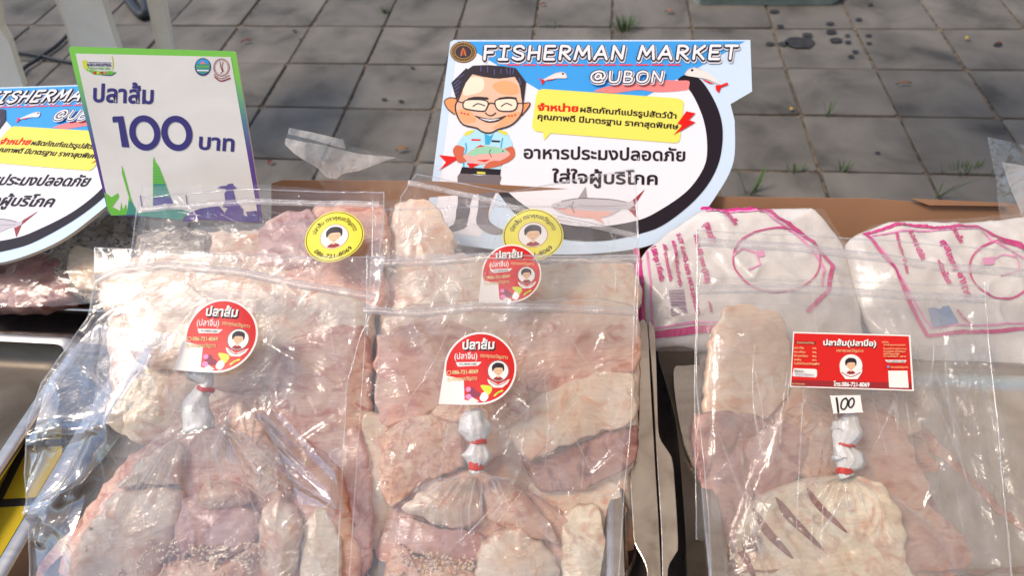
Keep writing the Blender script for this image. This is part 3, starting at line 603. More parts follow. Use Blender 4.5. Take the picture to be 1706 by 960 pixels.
    A.poly(Z(z4, [(150, 283), (290, 298), (335, 300), (335, 325), (285, 325), (150, 408), (207, 342)]), 'sred'); A.poly(Z(z4, [(370, 345), (480, 358), (402, 392)]), 'sred'); A.poly(Z(z4, [(450, 325), (560, 318), (520, 340)]), 'sred'); A.poly(Z(z4, [(440, 225), (480, 203), (520, 212)]), 'sred')
    A.stroke(Z(z4, [(565, 240), (555, 265), (570, 300)]), 1, 'sdark'); A.disc(*z4(662, 252), 1.2, 'sdark')
    A.poly(smooth_poly(Z(z4, [(290, 265), (340, 270), (345, 300), (370, 335), (300, 340)]), True, 3), 'arm'); A.poly(smooth_poly(Z(z4, [(560, 335), (650, 335), (640, 370), (510, 392)]), True, 3), 'arm')
    face = Z(z3, [(345, 560), (400, 420), (460, 340), (560, 360), (700, 378), (840, 360), (885, 430), (908, 560), (912, 650), (880, 730), (800, 800), (690, 835), (640, 862), (590, 866), (540, 850), (500, 822), (380, 790), (325, 700), (315, 620)])
    A.poly(smooth_poly(Z(z3, [(330, 565), (270, 552), (218, 582), (240, 645), (300, 697), (335, 680)]), True, 3), 'ear'); A.stroke(Z(z3, [(330, 565), (270, 552), (218, 582), (240, 645), (300, 697)]), 1.8, 'hair')
    A.poly(smooth_poly(Z(z3, [(905, 608), (970, 598), (960, 640), (900, 712)]), True, 3), 'ear'); A.stroke(Z(z3, [(905, 608), (972, 598), (960, 640), (900, 712)]), 1.8, 'hair')
    A.poly(smooth_poly(face, True, 3), 'skin')
    A.poly(smooth_poly(Z(z3, [(390, 450), (450, 370), (560, 385), (560, 480), (480, 520), (390, 530)]), True, 3), 'skin3'); A.poly(smooth_poly(Z(z3, [(640, 440), (760, 400), (860, 440), (870, 520), (720, 520)]), True, 3), 'skin2')
    A.poly(smooth_poly(Z(z3, [(340, 660), (440, 670), (500, 760), (400, 780), (345, 720)]), True, 3), 'skin2'); A.poly(smooth_poly(Z(z3, [(780, 700), (900, 680), (860, 740), (760, 800), (640, 830), (700, 780)]), True, 3), 'skin2')
    A.stroke(face, 2.4, 'hair', closed=True, n=3)
    A.poly(Z(z3, [(322, 570), (278, 420), (410, 290), (425, 300), (470, 268), (600, 262), (750, 275), (850, 290), (940, 412), (918, 600), (900, 560), (885, 440), (840, 368), (700, 385), (560, 368), (465, 345), (400, 430), (350, 520)]), 'hair')
    for a, b in [((300, 430), (345, 395)), ((305, 460), (365, 410)), ((310, 490), (350, 455)), ((315, 515), (345, 500)), ((345, 380), (390, 345)), ((540, 275), (540, 320)), ((600, 272), (600, 330)), ((660, 300), (660, 350)), ((765, 285), (775, 340)), ((800, 290), (800, 350)), ((830, 295), (822, 345)), ((720, 300), (718, 340)), ((880, 380), (895, 440))]: A.stroke([z3(*a), z3(*b)], 1.1, 'hairblue', sm=False)
    for pl in ([(385, 640), (390, 590), (440, 572), (560, 575), (605, 600), (590, 650), (560, 675), (430, 660)], [(665, 610), (690, 570), (830, 562), (862, 600), (850, 655), (800, 675), (700, 668)]):
        A.poly(smooth_poly(Z(z3, pl), True, 3), 'skin3'); A.stroke(Z(z3, pl), 2.2, 'hair', closed=True, n=3)
    A.stroke(Z(z3, [(603, 612), (635, 602), (666, 612)]), 2, 'hair'); A.stroke(Z(z3, [(325, 578), (360, 595), (392, 598)]), 1.8, 'hair'); A.stroke(Z(z3, [(862, 605), (912, 604)]), 1.6, 'hair', sm=False)
    A.stroke(Z(z3, [(430, 568), (500, 555), (600, 562)]), 3.6, 'hair'); A.stroke(Z(z3, [(700, 566), (780, 555), (850, 562)]), 3.6, 'hair')
    A.stroke(Z(z3, [(470, 632), (515, 608), (575, 628)]), 1.8, 'hair'); A.stroke(Z(z3, [(722, 632), (765, 606), (815, 624)]), 1.8, 'hair')
    A.stroke(Z(z3, [(580, 690), (605, 710), (640, 712), (672, 690)]), 1.8, 'hair')
    A.poly(smooth_poly(Z(z3, [(482, 714), (560, 762), (620, 776), (700, 760), (768, 712), (690, 735), (620, 742), (555, 732)]), True, 3), 'hair'); A.poly(smooth_poly(Z(z3, [(530, 738), (620, 765), (710, 742), (620, 750)]), True, 3), 'swhite')
    for x, y in ((368, 690), (395, 697), (425, 703), (788, 716), (815, 716), (842, 708)): A.disc(*z3(x, y), 1.3, 'sred')
    A.build('cartoon_man_print', root, True)
    # grey catfish under the slogan
    A = Art(fn, .0008)
    zc = lambda x, y: (550 + x / 2.232, y / 2.232)
    A.poly(smooth_poly(Z(zc, [(822, 765), (860, 750), (930, 738), (1040, 742), (1100, 752), (1125, 745), (1170, 705), (1130, 765), (1145, 818), (1100, 775), (1050, 800), (1000, 812), (900, 805), (850, 790)]), True, 3), 'silver')
    A.poly(smooth_poly(Z(zc, [(850, 775), (950, 785), (1050, 790), (1000, 812), (900, 805)]), True, 3), 'fpink'); A.poly(Z(zc, [(922, 738), (950, 695), (956, 738)]), 'fgrey'); A.poly(Z(zc, [(1125, 745), (1170, 705), (1132, 765)]), 'maroon'); A.poly(Z(zc, [(1132, 765), (1145, 818), (1108, 780)]), 'maroon')
    A.poly(Z(zc, [(960, 805), (1020, 835), (1000, 806)]), 'fpink'); A.poly(Z(zc, [(875, 770), (915, 778), (890, 762)]), 'fgrey'); A.disc(*zc(848, 765), 1.1, 'sdark'); A.stroke(Z(zc, [(826, 772), (850, 778), (880, 776)]), .8, 'maroon'); A.stroke(Z(zc, [(905, 752), (898, 772), (908, 792)]), 1.0, 'sdark'); A.stroke(Z(zc, [(925, 765), (1020, 768), (1105, 765)]), .8, 'fgrey'); A.stroke(Z(zc, [(860, 750), (930, 739), (1040, 743), (1100, 753)]), 1.2, 'boot')
    A.build('catfish_print', root, True)
    return root
sign = make_sign()
tag(sign, 'round bottomed fisherman market sign with smiling man, whole in view at the centre', 'sign', 'fisherman market signs')
def copy_tree(o, parent=None):
    c = o.copy(); COL.objects.link(c); c.parent = parent
    for k in o.children: copy_tree(k, c)
    return c
s2 = copy_tree(sign); s2['label'] = 'fisherman market sign cut off by the left edge, half behind the price board'
rv = Vector((.2215, -.1206, -.2028)); 
s2.matrix_world = Matrix.Translation((-.561, .570, .841)) @ Matrix.Rotation(rv.length, 4, rv.normalized()) @ Matrix.Scale(.9, 4)

def zp(x, y): return (110 + x / 3.097, 70 + y / 3.097)
PP = Plane(.86, .575, 62)
def make_price():
    fr = PP.frame(300, 365); inv = fr.inverted()
    root = bpy.data.objects.new('price_board', None); root.empty_display_size = .02; COL.objects.link(root); root.matrix_world = fr
    def fn(x, y, l): return inv @ PP.at(x, y) + Vector((0, 0, l))
    out = Z(zp, [(14, 34), (22, 22), (34, 22), (862, 46), (877, 56), (879, 70), (1016, 920), (1012, 934), (1000, 933), (232, 895), (218, 885)])
    P = [fn(x, y, 0) for x, y in out]; m = len(P); V = P + [p - Vector((0, 0, .003)) for p in P]; Fc = []; mi = []
    for t in tessellate_polygon([P]):
        t = tuple(t); a, b, c = (P[i] for i in t)
        if (b - a).cross(c - a).z < 0: t = t[::-1]
        Fc += [t, tuple(i + m for i in t[::-1])]; mi += [0, 0]
    for i in range(m): Fc.append((i, i + m, (i + 1) % m + m, (i + 1) % m)); mi.append(1)
    mesh('board', V, Fc, ['frame_print', 'board_edge'], root, mi=mi, world=False)
    A = Art(fn); A.poly(Z(zp, [(50, 58), (850, 76), (985, 860), (990, 900), (240, 880), (205, 770)]), 'board_white'); A.build('white_panel', root, True)
    A = Art(fn, .0005)
    A.poly(Z(zp, [(198, 775), (215, 785), (235, 800), (270, 778), (275, 800), (255, 830), (240, 850), (280, 870), (285, 825), (295, 865), (310, 835), (318, 870), (325, 800), (290, 680), (288, 635), (300, 665), (335, 800), (350, 840), (370, 890), (235, 895), (218, 870)]), 'green')
    A.poly(Z(zp, [(318, 870), (325, 815), (345, 830), (372, 880), (365, 892), (310, 892)]), 'teal')
    A.poly(Z(zp, [(448, 850), (450, 610), (455, 590), (462, 615), (480, 640), (515, 730), (560, 850)]), 'green'); A.poly(Z(zp, [(450, 850), (453, 730), (512, 730), (560, 845)]), 'teal'); A.poly(Z(zp, [(452, 850), (453, 800), (540, 800), (562, 850)]), 'navy2')
    for k in range(9): A.stroke(Z(zp, [(453, 650 + 14 * k), (482 + 5 * k, 650 + 14 * k)]), .7, 'teal', sm=False)
    A.poly(Z(zp, [(780, 752), (805, 742), (828, 741), (840, 731), (862, 729), (868, 744), (884, 751), (862, 760), (868, 780), (878, 820), (905, 850), (850, 860), (808, 850), (822, 815), (818, 780), (830, 765), (822, 756)]), 'purple')
    A.poly(Z(zp, [(600, 930), (640, 880), (690, 860), (740, 850), (790, 845), (820, 880), (840, 850), (880, 840), (915, 860), (915, 890), (940, 905), (930, 875), (985, 870), (990, 925), (960, 930), (700, 915), (640, 925)]), 'purple')
    A.poly(Z(zp, [(370, 895), (375, 880), (560, 850), (640, 875), (600, 918)]), 'teal')
    A.poly(Z(zp, [(690, 900), (700, 870), (730, 850), (760, 850), (775, 870), (765, 905), (730, 912)]), 'navy2'); A.poly(Z(zp, [(905, 915), (915, 895), (935, 915), (955, 880), (985, 872), (992, 925)]), 'navy2')
    for x in (385, 620): A.stroke(Z(zp, [(x, 790), (x + 8, 850)]), 1.4, 'navy2', sm=False)
    A.build('skyline_print', root, True)
    A = Art(fn, .0006)
    A.text('ปลาส้ม', zp(140, 305), zp(452, 316), 22, 'navy', .03); A.text('บาท', zp(685, 550), zp(868, 562), 20, 'navy', .03)
    A.poly(Z(zp, [(240, 390), (245, 383), (297, 381), (328, 543), (290, 541), (270, 412), (243, 414)]), 'navy')
    for cx, cy in ((408, 468), (573, 470)):
        o = []; 
        for k in range(40):
            t = 2 * math.pi * k / 40; a, b = math.cos(t), math.sin(t); o.append(zp(cx + 64 * a + 7 * b, cy + 75 * b))
        A.stroke(o, 10.5, 'navy', sm=False, closed=True)
    A.build('price_lettering', root, True)
    A = Art(fn, .0006)
    A.poly(Z(zp, [(85, 95), (105, 92), (118, 120), (108, 150), (90, 130)]), 'lime'); A.poly(Z(zp, [(105, 140), (180, 150), (240, 148), (255, 155), (235, 168), (190, 170), (140, 165)]), 'green'); A.stroke(Z(zp, [(190, 168), (235, 170), (258, 155)]), 1.3, 'navy')
    A.stroke(Z(zp, [(238, 72), (243, 105), (240, 140)]), 1.5, 'lime'); A.text('AGRO-INDUSTRIAL', zp(108, 122), zp(236, 124), 4.2, 'navy', .03); A.text('UBON FAIR 2023', zp(118, 138), zp(228, 140), 3.2, 'green', .01); A.stroke(Z(zp, [(115, 103), (235, 106)]), .9, 'navy', sm=False)
    for k, c in enumerate(('lred', 'epau', 'lred', 'spink', 'green')): A.disc(*zp(150 + k * 18, 157), 2.2, c)
    A.build('fair_logo_print', root, True); A = Art(fn, .0006)
    A.disc(*zp(707, 127), 13.5, 'navy', 15); A.disc(*zp(707, 124), 12, 'teal', 13); A.poly(Z(zp, [(675, 110), (740, 110), (735, 95), (707, 86), (682, 96)]), 'sblue'); A.poly(Z(zp, [(690, 112), (707, 95), (722, 112)]), 'spink'); A.stroke(Z(zp, [(680, 145), (735, 146)]), 2.4, 'swhite', sm=False); A.stroke(Z(zp, [(678, 125), (738, 126)]), 1.8, 'green', sm=False)
    A.build('green_emblem_print', root, True); A = Art(fn, .0006)
    A.ring(*zp(803, 130), 13, 1, 'maroon', ry=14.5); A.ring(*zp(803, 130), 11, .6, 'maroon', ry=12.5); A.stroke(Z(zp, [(795, 100), (800, 130), (808, 150), (798, 160)]), 1.1, 'maroon'); A.stroke(Z(zp, [(812, 100), (806, 125), (812, 150)]), 1.1, 'maroon'); A.stroke(Z(zp, [(768, 178), (800, 200), (848, 185)]), 2.2, 'maroon')
    A.stroke(Z(zp, [(765, 165), (800, 188), (845, 170)]), 1.2, 'maroon')
    A.build('maroon_emblem_print', root, True)
    return tag(root, 'white square price board reading 100 baht with green to purple frame', 'price sign')
def frame_mat():
    m, t, b, L = nodes('frame_print'); N = t.nodes.new
    tc = N('ShaderNodeTexCoord'); sp = N('ShaderNodeSeparateXYZ'); L(tc.outputs['Generated'], sp.inputs[0])
    cr = N('ShaderNodeValToRGB'); e = cr.color_ramp.elements; e[0].position = .42; e[0].color = (*srgb(92, 60, 136), 1); e[1].position = .85; e[1].color = (*srgb(128, 206, 70), 1); k = e.new(.6); k.color = (*srgb(84, 128, 150), 1)
    L(sp.outputs[1], cr.inputs[0]); L(cr.outputs[0], b.inputs['Base Color']); b.inputs['Roughness'].default_value = .4
frame_mat(); make_price()

# ------------------------------------------------------------------ stickers
def stick(plane, px, py, lift, rot, sc, parent, name, kind, label=None):
    """place a sticker drawn in unit coordinates on a bag; parent's position is a pure translation"""
    fr = plane.frame(px, py, lift, rot)
    key = kind; root = None
    src = STK.get(key)
    if src is None: src = STK[key] = STKF[kind]()
    c = bpy.data.objects.new(name, src[0]); COL.objects.link(c); c.parent = parent
    c.matrix_basis = Matrix.Translation(fr.translation - parent.location) @ fr.to_3x3().to_4x4() @ Matrix.Scale(sc, 4)
    if label: c['label'] = label
    for nm, me in src[1]: o = bpy.data.objects.new(nm, me); COL.objects.link(o); o.parent = c
    return c
STK = {}
def grab(A, nm):
    o = A.build(nm, None, True); me = o.data; bm = bmesh.new(); bm.from_mesh(me); bmesh.ops.triangulate(bm, faces=bm.faces)
    for _ in range(4):
        le = [e for e in bm.edges if e.calc_length() > .14]
        if not le: break
        bmesh.ops.subdivide_edges(bm, edges=le, cuts=1); bmesh.ops.triangulate(bm, faces=[f for f in bm.faces if len(f.verts) > 3])
    for v in bm.verts: v.co.z += .045 * math.sin(2.4 * v.co.x + .8 * v.co.y + .6) + .035 * v.co.y ** 2
    bm.to_mesh(me); bm.free(); off = o.location.copy(); bpy.data.objects.remove(o); return me
def sfn(x, y, l): return Vector((x, y, l * 38))
def portrait(A, cx, cy, r, ring='sdark', shirt='maroon'):
    A.disc(cx, cy, r, 'lwhite'); A.ring(cx, cy, r * .96, r * .06, ring)
    A.poly(smooth_poly([(cx - .45 * r, cy - .75 * r), (cx - .1 * r, cy - .5 * r), (cx + .1 * r, cy - .5 * r), (cx + .45 * r, cy - .75 * r), (cx, cy - .9 * r)], True, 3), shirt)
    A.poly([(cx - .12 * r, cy - .2 * r), (cx + .12 * r, cy - .2 * r), (cx + .1 * r, cy - .6 * r), (cx - .1 * r, cy - .6 * r)], 'face')
    A.disc(cx, cy + .08 * r, .42 * r, 'face', .48 * r)
    A.poly(smooth_poly([(cx - .5 * r, cy - .05 * r), (cx - .58 * r, cy + .4 * r), (cx - .3 * r, cy + .72 * r), (cx + .1 * r, cy + .76 * r), (cx + .48 * r, cy + .6 * r), (cx + .56 * r, cy + .2 * r), (cx + .46 * r, cy - .05 * r), (cx + .38 * r, cy + .25 * r), (cx + .1 * r, cy + .3 * r), (cx - .3 * r, cy + .25 * r)], True, 4), 'hair')
    for q in (-.2, .2): A.ring(cx + q * r, cy, .15 * r, .035 * r, 'gold', 16); A.disc(cx + q * r, cy, .035 * r, 'hair', n=8)
    A.stroke([(cx - .1 * r, cy - .26 * r), (cx, cy - .3 * r), (cx + .1 * r, cy - .26 * r)], .035 * r, 'maroon')
def red_round():
    A = Art(sfn, .00001, .00003)
    out = [(math.cos(t), math.sin(t)) for t in [math.radians(a) for a in range(-92, 188, 8)]] + [(-1.06, -.45), (-1.12, -.98), (-.5, -1.0)]
    A.poly(out, 'lwhite'); inn = [(.95 * math.cos(t), .95 * math.sin(t)) for t in [math.radians(a) for a in range(-96, 194, 8)]] + [(-.45, -.3), (-.42, -.86)]
    A.poly(inn, 'lred'); base = grab(A, 's'); 
    B = Art(sfn, .00013, .00001)
    B.text('ปลาส้ม', (-.48, .50), (.42, .50), .2, 'ink_black', .06, up=1); B.text('ปลาส้ม', (-.5, .53), (.40, .53), .19, 'lwhite', .05, up=1)
    B.text('(ปลาจีน)', (-.72, .26), (-.08, .26), .13, 'lwhite', .02, up=1); B.text('ตราคุณขวัญดาว', (0, .31), (.76, .25), .075, 'lyel', .01, up=1)
    B.poly([(-.68, .17), (.04, .17), (-.06, .07), (-.62, .05)], 'lwhite'); B.text('34-2-00038-2-0001', (-.58, .09), (-.1, .09), .05, 'ink_black', .02, up=1)
    B.ring(-.86, -.12, .055, .015, 'lyel', 14); B.ring(-.86, -.31, .055, .015, 'lyel', 14); B.text('f', (-.875, -.34), (-.845, -.34), .06, 'lyel', .02, up=1)
    B.text('086-721-8069', (-.77, -.16), (-.05, -.14), .1, 'lyel', .03, up=1); B.text('ตราคุณขวัญดาว', (-.77, -.34), (-.08, -.32), .08, 'lyel', .015, up=1)
    lt = grab(B, 's'); C2 = Art(sfn, .00013, .00001)
    portrait(C2, .5, -.08, .3); C2.poly([(.2, -.3), (.5, -.46), (.82, -.3), (.76, -.42), (.62, -.54), (.38, -.54), (.24, -.42)], 'lwhite'); C2.stroke([(.28, -.37), (.5, -.48), (.74, -.37)], .02, 'maroon')
    pt = grab(C2, 's'); D = Art(sfn, .00013, .00001)
    D.disc(-.24, -.62, .12, 'onion', .1); D.disc(-.32, -.58, .07, 'mpink', .07); D.disc(-.3, -.78, .1, 'mpink', .07); D.disc(-.12, -.72, .13, 'onion', .09); D.poly([(-.38, -.92), (-.2, -.8), (-.02, -.9), (-.14, -.98)], 'cream')
    D.poly(smooth_poly([(.02, -.47), (.3, -.5), (.33, -.62), (.22, -.75), (.1, -.62)], True, 3), 'lime'); D.poly(smooth_poly([(.0, -.85), (.05, -.7), (.15, -.66), (.24, -.78), (.14, -.92)], True, 3), 'lwhite'); D.stroke([(.4, -.76), (.5, -.68), (.62, -.62)], .05, 'lime'); D.stroke([(.44, -.72), (.56, -.66)], .02, 'green')
    vg = grab(D, 's'); return base, [('lettering', lt), ('portrait', pt), ('vegetable_print', vg)]
def yellow_round():
    A = Art(sfn, .00001, .00003); A.disc(0, 0, 1, 'ymid', n=48); A.ring(0, 0, .95, .025, 'sdark', 48); base = grab(A, 's')
    B = Art(sfn, .00013, .00001); B.text('ปลาส้ม', 0, 0, 0, 'sdark', .03) if 0 else None
    B.text('086-721-8069', (0, 0), (1, 0), .15, 'sdark', .02, up=1, arc=(0, 0, .84, math.radians(218), math.radians(322))); B.text('ปลาส้ม ตราคุณขวัญดาว', (0, 0), (1, 0), .12, 'sdark', .015, up=1, arc=(0, 0, .66, math.radians(165), math.radians(15)))
    C2 = Art(sfn, .00013, .00001); portrait(C2, 0, 0, .5, 'gold'); return base, [('lettering', grab(B, 's')), ('portrait', grab(C2, 's'))]
STKF = dict(red=red_round, yellow=yellow_round)

# ------------------------------------------------------------------ bags: sheets of film
PF = Plane(.775, .233, 30); PB = Plane(.870, .44, 15); PR = Plane(.768, .233, 27)
def resample(L, n):
    P = [Vector(p) for p in L]; d = [0]
    for a, b in zip(P, P[1:]): d.append(d[-1] + (b - a).length)
    out = []; k = 0
    for i in range(n + 1):
        t = d[-1] * i / n
        while k < len(P) - 2 and d[k + 1] < t: k += 1
        q = (t - d[k]) / max(d[k + 1] - d[k], 1e-9); out.append(P[k].lerp(P[k + 1], q))
    return out
def coons(left, right, top, bot, nu, nv):
    Lf, R, Tp, B = resample(left, nv), resample(right, nv), resample(top or [left[0], right[0]], nu), resample(bot or [left[-1], right[-1]], nu); out = []
    for j in range(nv + 1):
        v = j / nv; row = []
        for i in range(nu + 1):
            u = i / nu
            row.append(Lf[j] * (1 - u) + R[j] * u + Tp[i] * (1 - v) + B[i] * v - (Tp[0] * (1 - u) * (1 - v) + Tp[-1] * u * (1 - v) + B[0] * (1 - u) * v + B[-1] * u * v))
        out.append(row)
    return out
def ridge(p, s, seed): return 1 - abs(noise.noise(Vector((p.x * s, p.y * s, seed)))) * 2
def wrinkle(seed, amp=.002, s=14, ang=0, stretch=1.0):
    c, q = math.cos(ang), math.sin(ang)
    def h(P):
        a, b = P.x * c + P.y * q, (-P.x * q + P.y * c) * stretch
        w = noise.noise(Vector((a * 9, b * 9, seed + 7))) * .018; v = Vector((a + w, b - w, 0))
        return amp * (ridge(v, s, seed) ** 3 * .6 + ridge(v, s * 2.3, seed + 3) ** 3 * .3 + noise.noise(Vector((a * s * .5, b * s * .5, seed + 9))) * 1.0)
    return h
def crease(px, py, list_):
    h = 0
    for (ax, ay, bx, by, amp, wd) in list_:
        dx, dy = bx - ax, by - ay; L2 = dx * dx + dy * dy; t = max(0, min(1, ((px - ax) * dx + (py - ay) * dy) / L2)); ex, ey = px - ax - t * dx, py - ay - t * dy
        d2 = (ex * ex + ey * ey) / (wd * wd)
        if d2 < 6: h += amp * math.exp(-d2) * (1 - .5 * t)
    return h
def sheet(name, plane, left, right, top=None, bot=None, nu=90, nv=110, lift=.01, hf=None, cr=None, mat='film_clear', parent=None, calm=()):
    V = []; Fc = []
    for j, row in enumerate(coons(left, right, top, bot, nu, nv)):
        for i, p in enumerate(row):
            w = plane.at(p.x, p.y, lift); h = hf(w) if hf else 0
            if cr: h += crease(p.x, p.y, cr)
            for (cx, cy, r) in calm:
                d = math.hypot(p.x - cx, p.y - cy) / r
                if d < 1.5: h *= max(0, min(1, (d - .95) * 2))
            V.append(w + plane.n * h)
    for j in range(nv):
        for i in range(nu): a = j * (nu + 1) + i; Fc.append((a, a + nu + 1, a + nu + 2, a + 1))
    return mesh(name, V, Fc, mat, parent, True)
def strip(name, plane, pts, wd, lift, mat, parent, ridges=0, hf=None, n=110):
    """long flat band (zip or seam) following a line; ridges = raised rails along it"""
    P = resample(pts, n); prof = [(-.5, 0), (-.5, .0006), (.5, .0006), (.5, 0)]
    if ridges: prof = [(-.5, 0), (-.5, .0004), (-.36, .0005), (-.3, .0016), (-.22, .0016), (-.16, .0005), (.1, .0005), (.16, .0016), (.24, .0016), (.3, .0005), (.5, .0004), (.5, 0)]
    V = []; Fc = []; m = len(prof)
    for i, p in enumerate(P):
        d = (P[min(i + 1, n)] - P[max(i - 1, 0)]).normalized(); q = Vector((-d.y, d.x)); w0 = plane.at(p.x, p.y, lift); h = hf(w0) if hf else 0
        for a, z in prof: e = p + q * (a * wd); V.append(plane.at(e.x, e.y, lift) + plane.n * (z + h))
    for i in range(n):
        for k in range(m - 1): a = i * m + k; Fc.append((a, a + 1, a + m + 1, a + m))
    return mesh(name, V, Fc, mat, parent, True)
def zipbag(label, plane, left, right, top, bot, zipl, seed, lift, group='clear zip bags of fish', cr=None, calm=(), amp=.002, s=13, ang=0, back=True, mat='film_clear', zw=14, nu=100, nv=120, stretch=1, top_zip2=None):
    c = plane.at((left[-1][0] + right[-1][0]) / 2, min(left[-1][1], 960)); b = empty('fish_bag', tuple(c), label, 'plastic bag', group)
    hf = wrinkle(seed, amp, s, ang, stretch)
    sheet('front_film', plane, left, right, top, bot, nu, nv, lift, hf, cr, mat, b, calm)
    if back:
        sh = [(x + (8 if x < 9999 else 0), y + 5) for x, y in left]; sr = [(x - 7, y + 4) for x, y in right]
        sheet('back_film', plane, sh, sr, None, None, 50, 60, lift - .006, wrinkle(seed + 50, amp * .6, s), None, 'film_back', b)
    if zipl: strip('zip_strip', plane, zipl, zw, lift + .001, 'zip_plastic', b, 1, hf)
    if top_zip2: strip('zip_strip', plane, top_zip2, zw * .8, lift + .001, 'zip_plastic', b, 1, hf)
    for e, nm in ((left, 'side_seam'), (right, 'side_seam')): strip(nm, plane, e, 2.4, lift + .0006, 'film_edge', b, 0, hf, 120)
    strip('top_hem', plane, top, 2.2, lift + .0006, 'film_edge', b, 0, hf)
    return b

# ------------------------------------------------------------------ fish pieces
def dense(L, n):
    out = []
    for i in range(len(L)):
        a, b_ = Vector(L[i]), Vector(L[(i + 1) % len(L)]); out += [tuple(a.lerp(b_, k / n)) for k in range(n)]
    return out
def piece(plane, outline, lift, thick, mat, seed, label, bump=.003, s=55, dome=.004, rnd=.06, kind='fish_piece', cr=None, group='pieces of raw fish', grooves=None):
    if plane is PF and lift > -.0075: dome = .010; thick = max(thick, .024); rnd = .10
    P = resample([tuple(Vector(a) * .55 + Vector(b_) * .45) for a, b_ in zip(smooth_poly(outline, True, 4), dense(outline, 4))] + [outline[0]], 120)[:-1]; P = [p + Vector((noise.noise(Vector((p.x * .05, p.y * .05, seed))), noise.noise(Vector((p.x * .05, p.y * .05, seed + 31))))) * 7 for p in P]; n = len(P); cx = sum(p.x for p in P) / n; cy = sum(p.y for p in P) / n; c = Vector((cx, cy))
    V = []; R = 30; tilt = Vector((math.sin(seed * 2.3), math.cos(seed * 1.7))) * .00005
    for i in range(R + 1):
        r = 1 - (1 - i / R) ** 1.0; 
        for k in range(n):
            p = c + (P[k] - c) * (r if i else .002); e = min(1, (1 - r) / rnd); prof = math.sqrt(max(0, 1 - (1 - e) ** 2))
            w = plane.at(p.x, p.y, lift); q = w * s
            h = dome * (1 - r * r) + (prof - 1) * thick * .45 + bump * (noise.fractal(Vector((q.x * .7, q.y * .7, seed)), 1.0, 2.1, 3) * .55 + .25 * (ridge(w, s * .35, seed + 5) ** 2 - .5)) + tilt.x * (p.x - cx) + tilt.y * (p.y - cy)
            if grooves: h += crease(p.x, p.y, grooves)
            V.append(w + plane.n * h)
    for k in range(n):
        w = plane.at(c.x + (P[k].x - c.x) * .97, c.y + (P[k].y - c.y) * .97, lift - thick)
        if 'lowest' in label or 'under the pieces' in label: w = Vector((w.x, w.y, TZ + .014))
        V.append(w)
    Fc = []
    for i in range(R + 1):
        for k in range(n): a, b = i * n + k, i * n + (k + 1) % n; Fc.append((a, a + n, b + n, b))
    o = mesh(kind, V, Fc, mat, None, True); tag(o, label, 'fish', group); return o
def knot(plane, pts, rad, lift, mat, seed, parent, name='knot'):
    P = [plane.at(x, y, lift) for x, y in pts]; n = 40; m = 26
    C = []; 
    for i in range(n + 1):
        t = i / n * (len(P) - 1); k = min(int(t), len(P) - 2); q = t - k; C.append((P[k].lerp(P[k + 1], q), rad[k] * (1 - q) + rad[k + 1] * q))
    V, Fc = [], []
    for i, (p, r) in enumerate(C):
        d = (C[min(i + 1, n)][0] - C[max(i - 1, 0)][0]).normalized(); a = plane.n; b = d.cross(a).normalized()
        for k in range(m):
            t = 2 * math.pi * k / m; rr = r * (1 + .13 * math.cos(11 * t + seed + i * .08) + .07 * math.cos(17 * t - i * .1) + .32 * noise.noise(Vector((math.cos(t) * 1.4, math.sin(t) * 1.4, i * .16 + seed))))
            V.append(p + b * math.cos(t) * rr + a * math.sin(t) * rr * .75)
    for i in range(n):
        for k in range(m): Fc.append((i * m + k, i * m + (k + 1) % m, (i + 1) * m + (k + 1) % m, (i + 1) * m + k))
    Fc += [tuple(range(m))[::-1], tuple(range(n * m, n * m + m))]
    return mesh(name, V, Fc, mat, parent, True)
def band(plane, px, py, rx, lift, parent, tilt=0, loops=2):
    V, Fc = [], []; c = plane.at(px, py, lift); fr = plane.frame(px, py, lift, tilt); X = fr.col[0].to_3d(); Y = fr.col[1].to_3d(); Nn = plane.n; pts = []
    for k in range(loops * 20 + 1):
        t = 2 * math.pi * k / 20; pts.append(c + X * math.cos(t) * rx + Nn * math.sin(t) * rx * .85 + Y * (.0014 * k / 20 + .0006 * math.sin(3 * t)))
    v, f = tubegeo(pts, .0011, 6); return mesh('rubber_band', v, f, 'rubber_red', parent, True)
def tied(label, plane, left, right, bot, seed, lift, pleats=11, amp=.005, group='tied inner bags'):
    b = empty('tied_bag', tuple(plane.at((left[-1][0] + right[-1][0]) / 2, 960)), label, 'plastic bag', group)
    nu, nv = 130, 90; V = []; Fc = []
    rows = coons(left, right, [left[0], right[0]], bot, nu, nv); wf = wrinkle(seed, .0022, 15)
    for j, row in enumerate(rows):
        v = j / nv
        for i, p in enumerate(row):
            u = i / nu; w = plane.at(p.x, p.y, lift); ph = u * pleats * 2 * math.pi + 1.2 * noise.noise(Vector((u * 5, v * 2, seed)))
            h = amp * (1 - v) ** 2.2 * math.cos(ph) * (.5 + .8 * abs(noise.noise(Vector((u * 9, 1, seed))))) + wf(w) * min(1, v * 2) + .002 * (1 - v) * ridge(Vector((u, v * .15, 0)), 16, seed)
            h -= .012 * max(0, abs(u - .5) * 2 - .8) * 5 * .6
            V.append(w + plane.n * h)
    for j in range(nv):
        for i in range(nu): a = j * (nu + 1) + i; Fc.append((a, a + nu + 1, a + nu + 2, a + 1))
    mesh('bag_film', V, Fc, 'film_tied', b, True)
    rr = random.Random(seed)
    for q in range(pleats + 5):
        u = (q + rr.uniform(.2, .8)) / (pleats + 5); v0, v1 = rr.uniform(0, .12), rr.uniform(.25, .8); i = int(u * nu); du = rr.uniform(-6, 6)
        L_ = [rows[int((v0 + (v1 - v0) * k / 12) * nv)][max(0, min(nu, int(i + du * k / 12)))] for k in range(13)]
        fold(plane, L_, rr.uniform(2, 7), lift + .0035, b, rr)
    return b
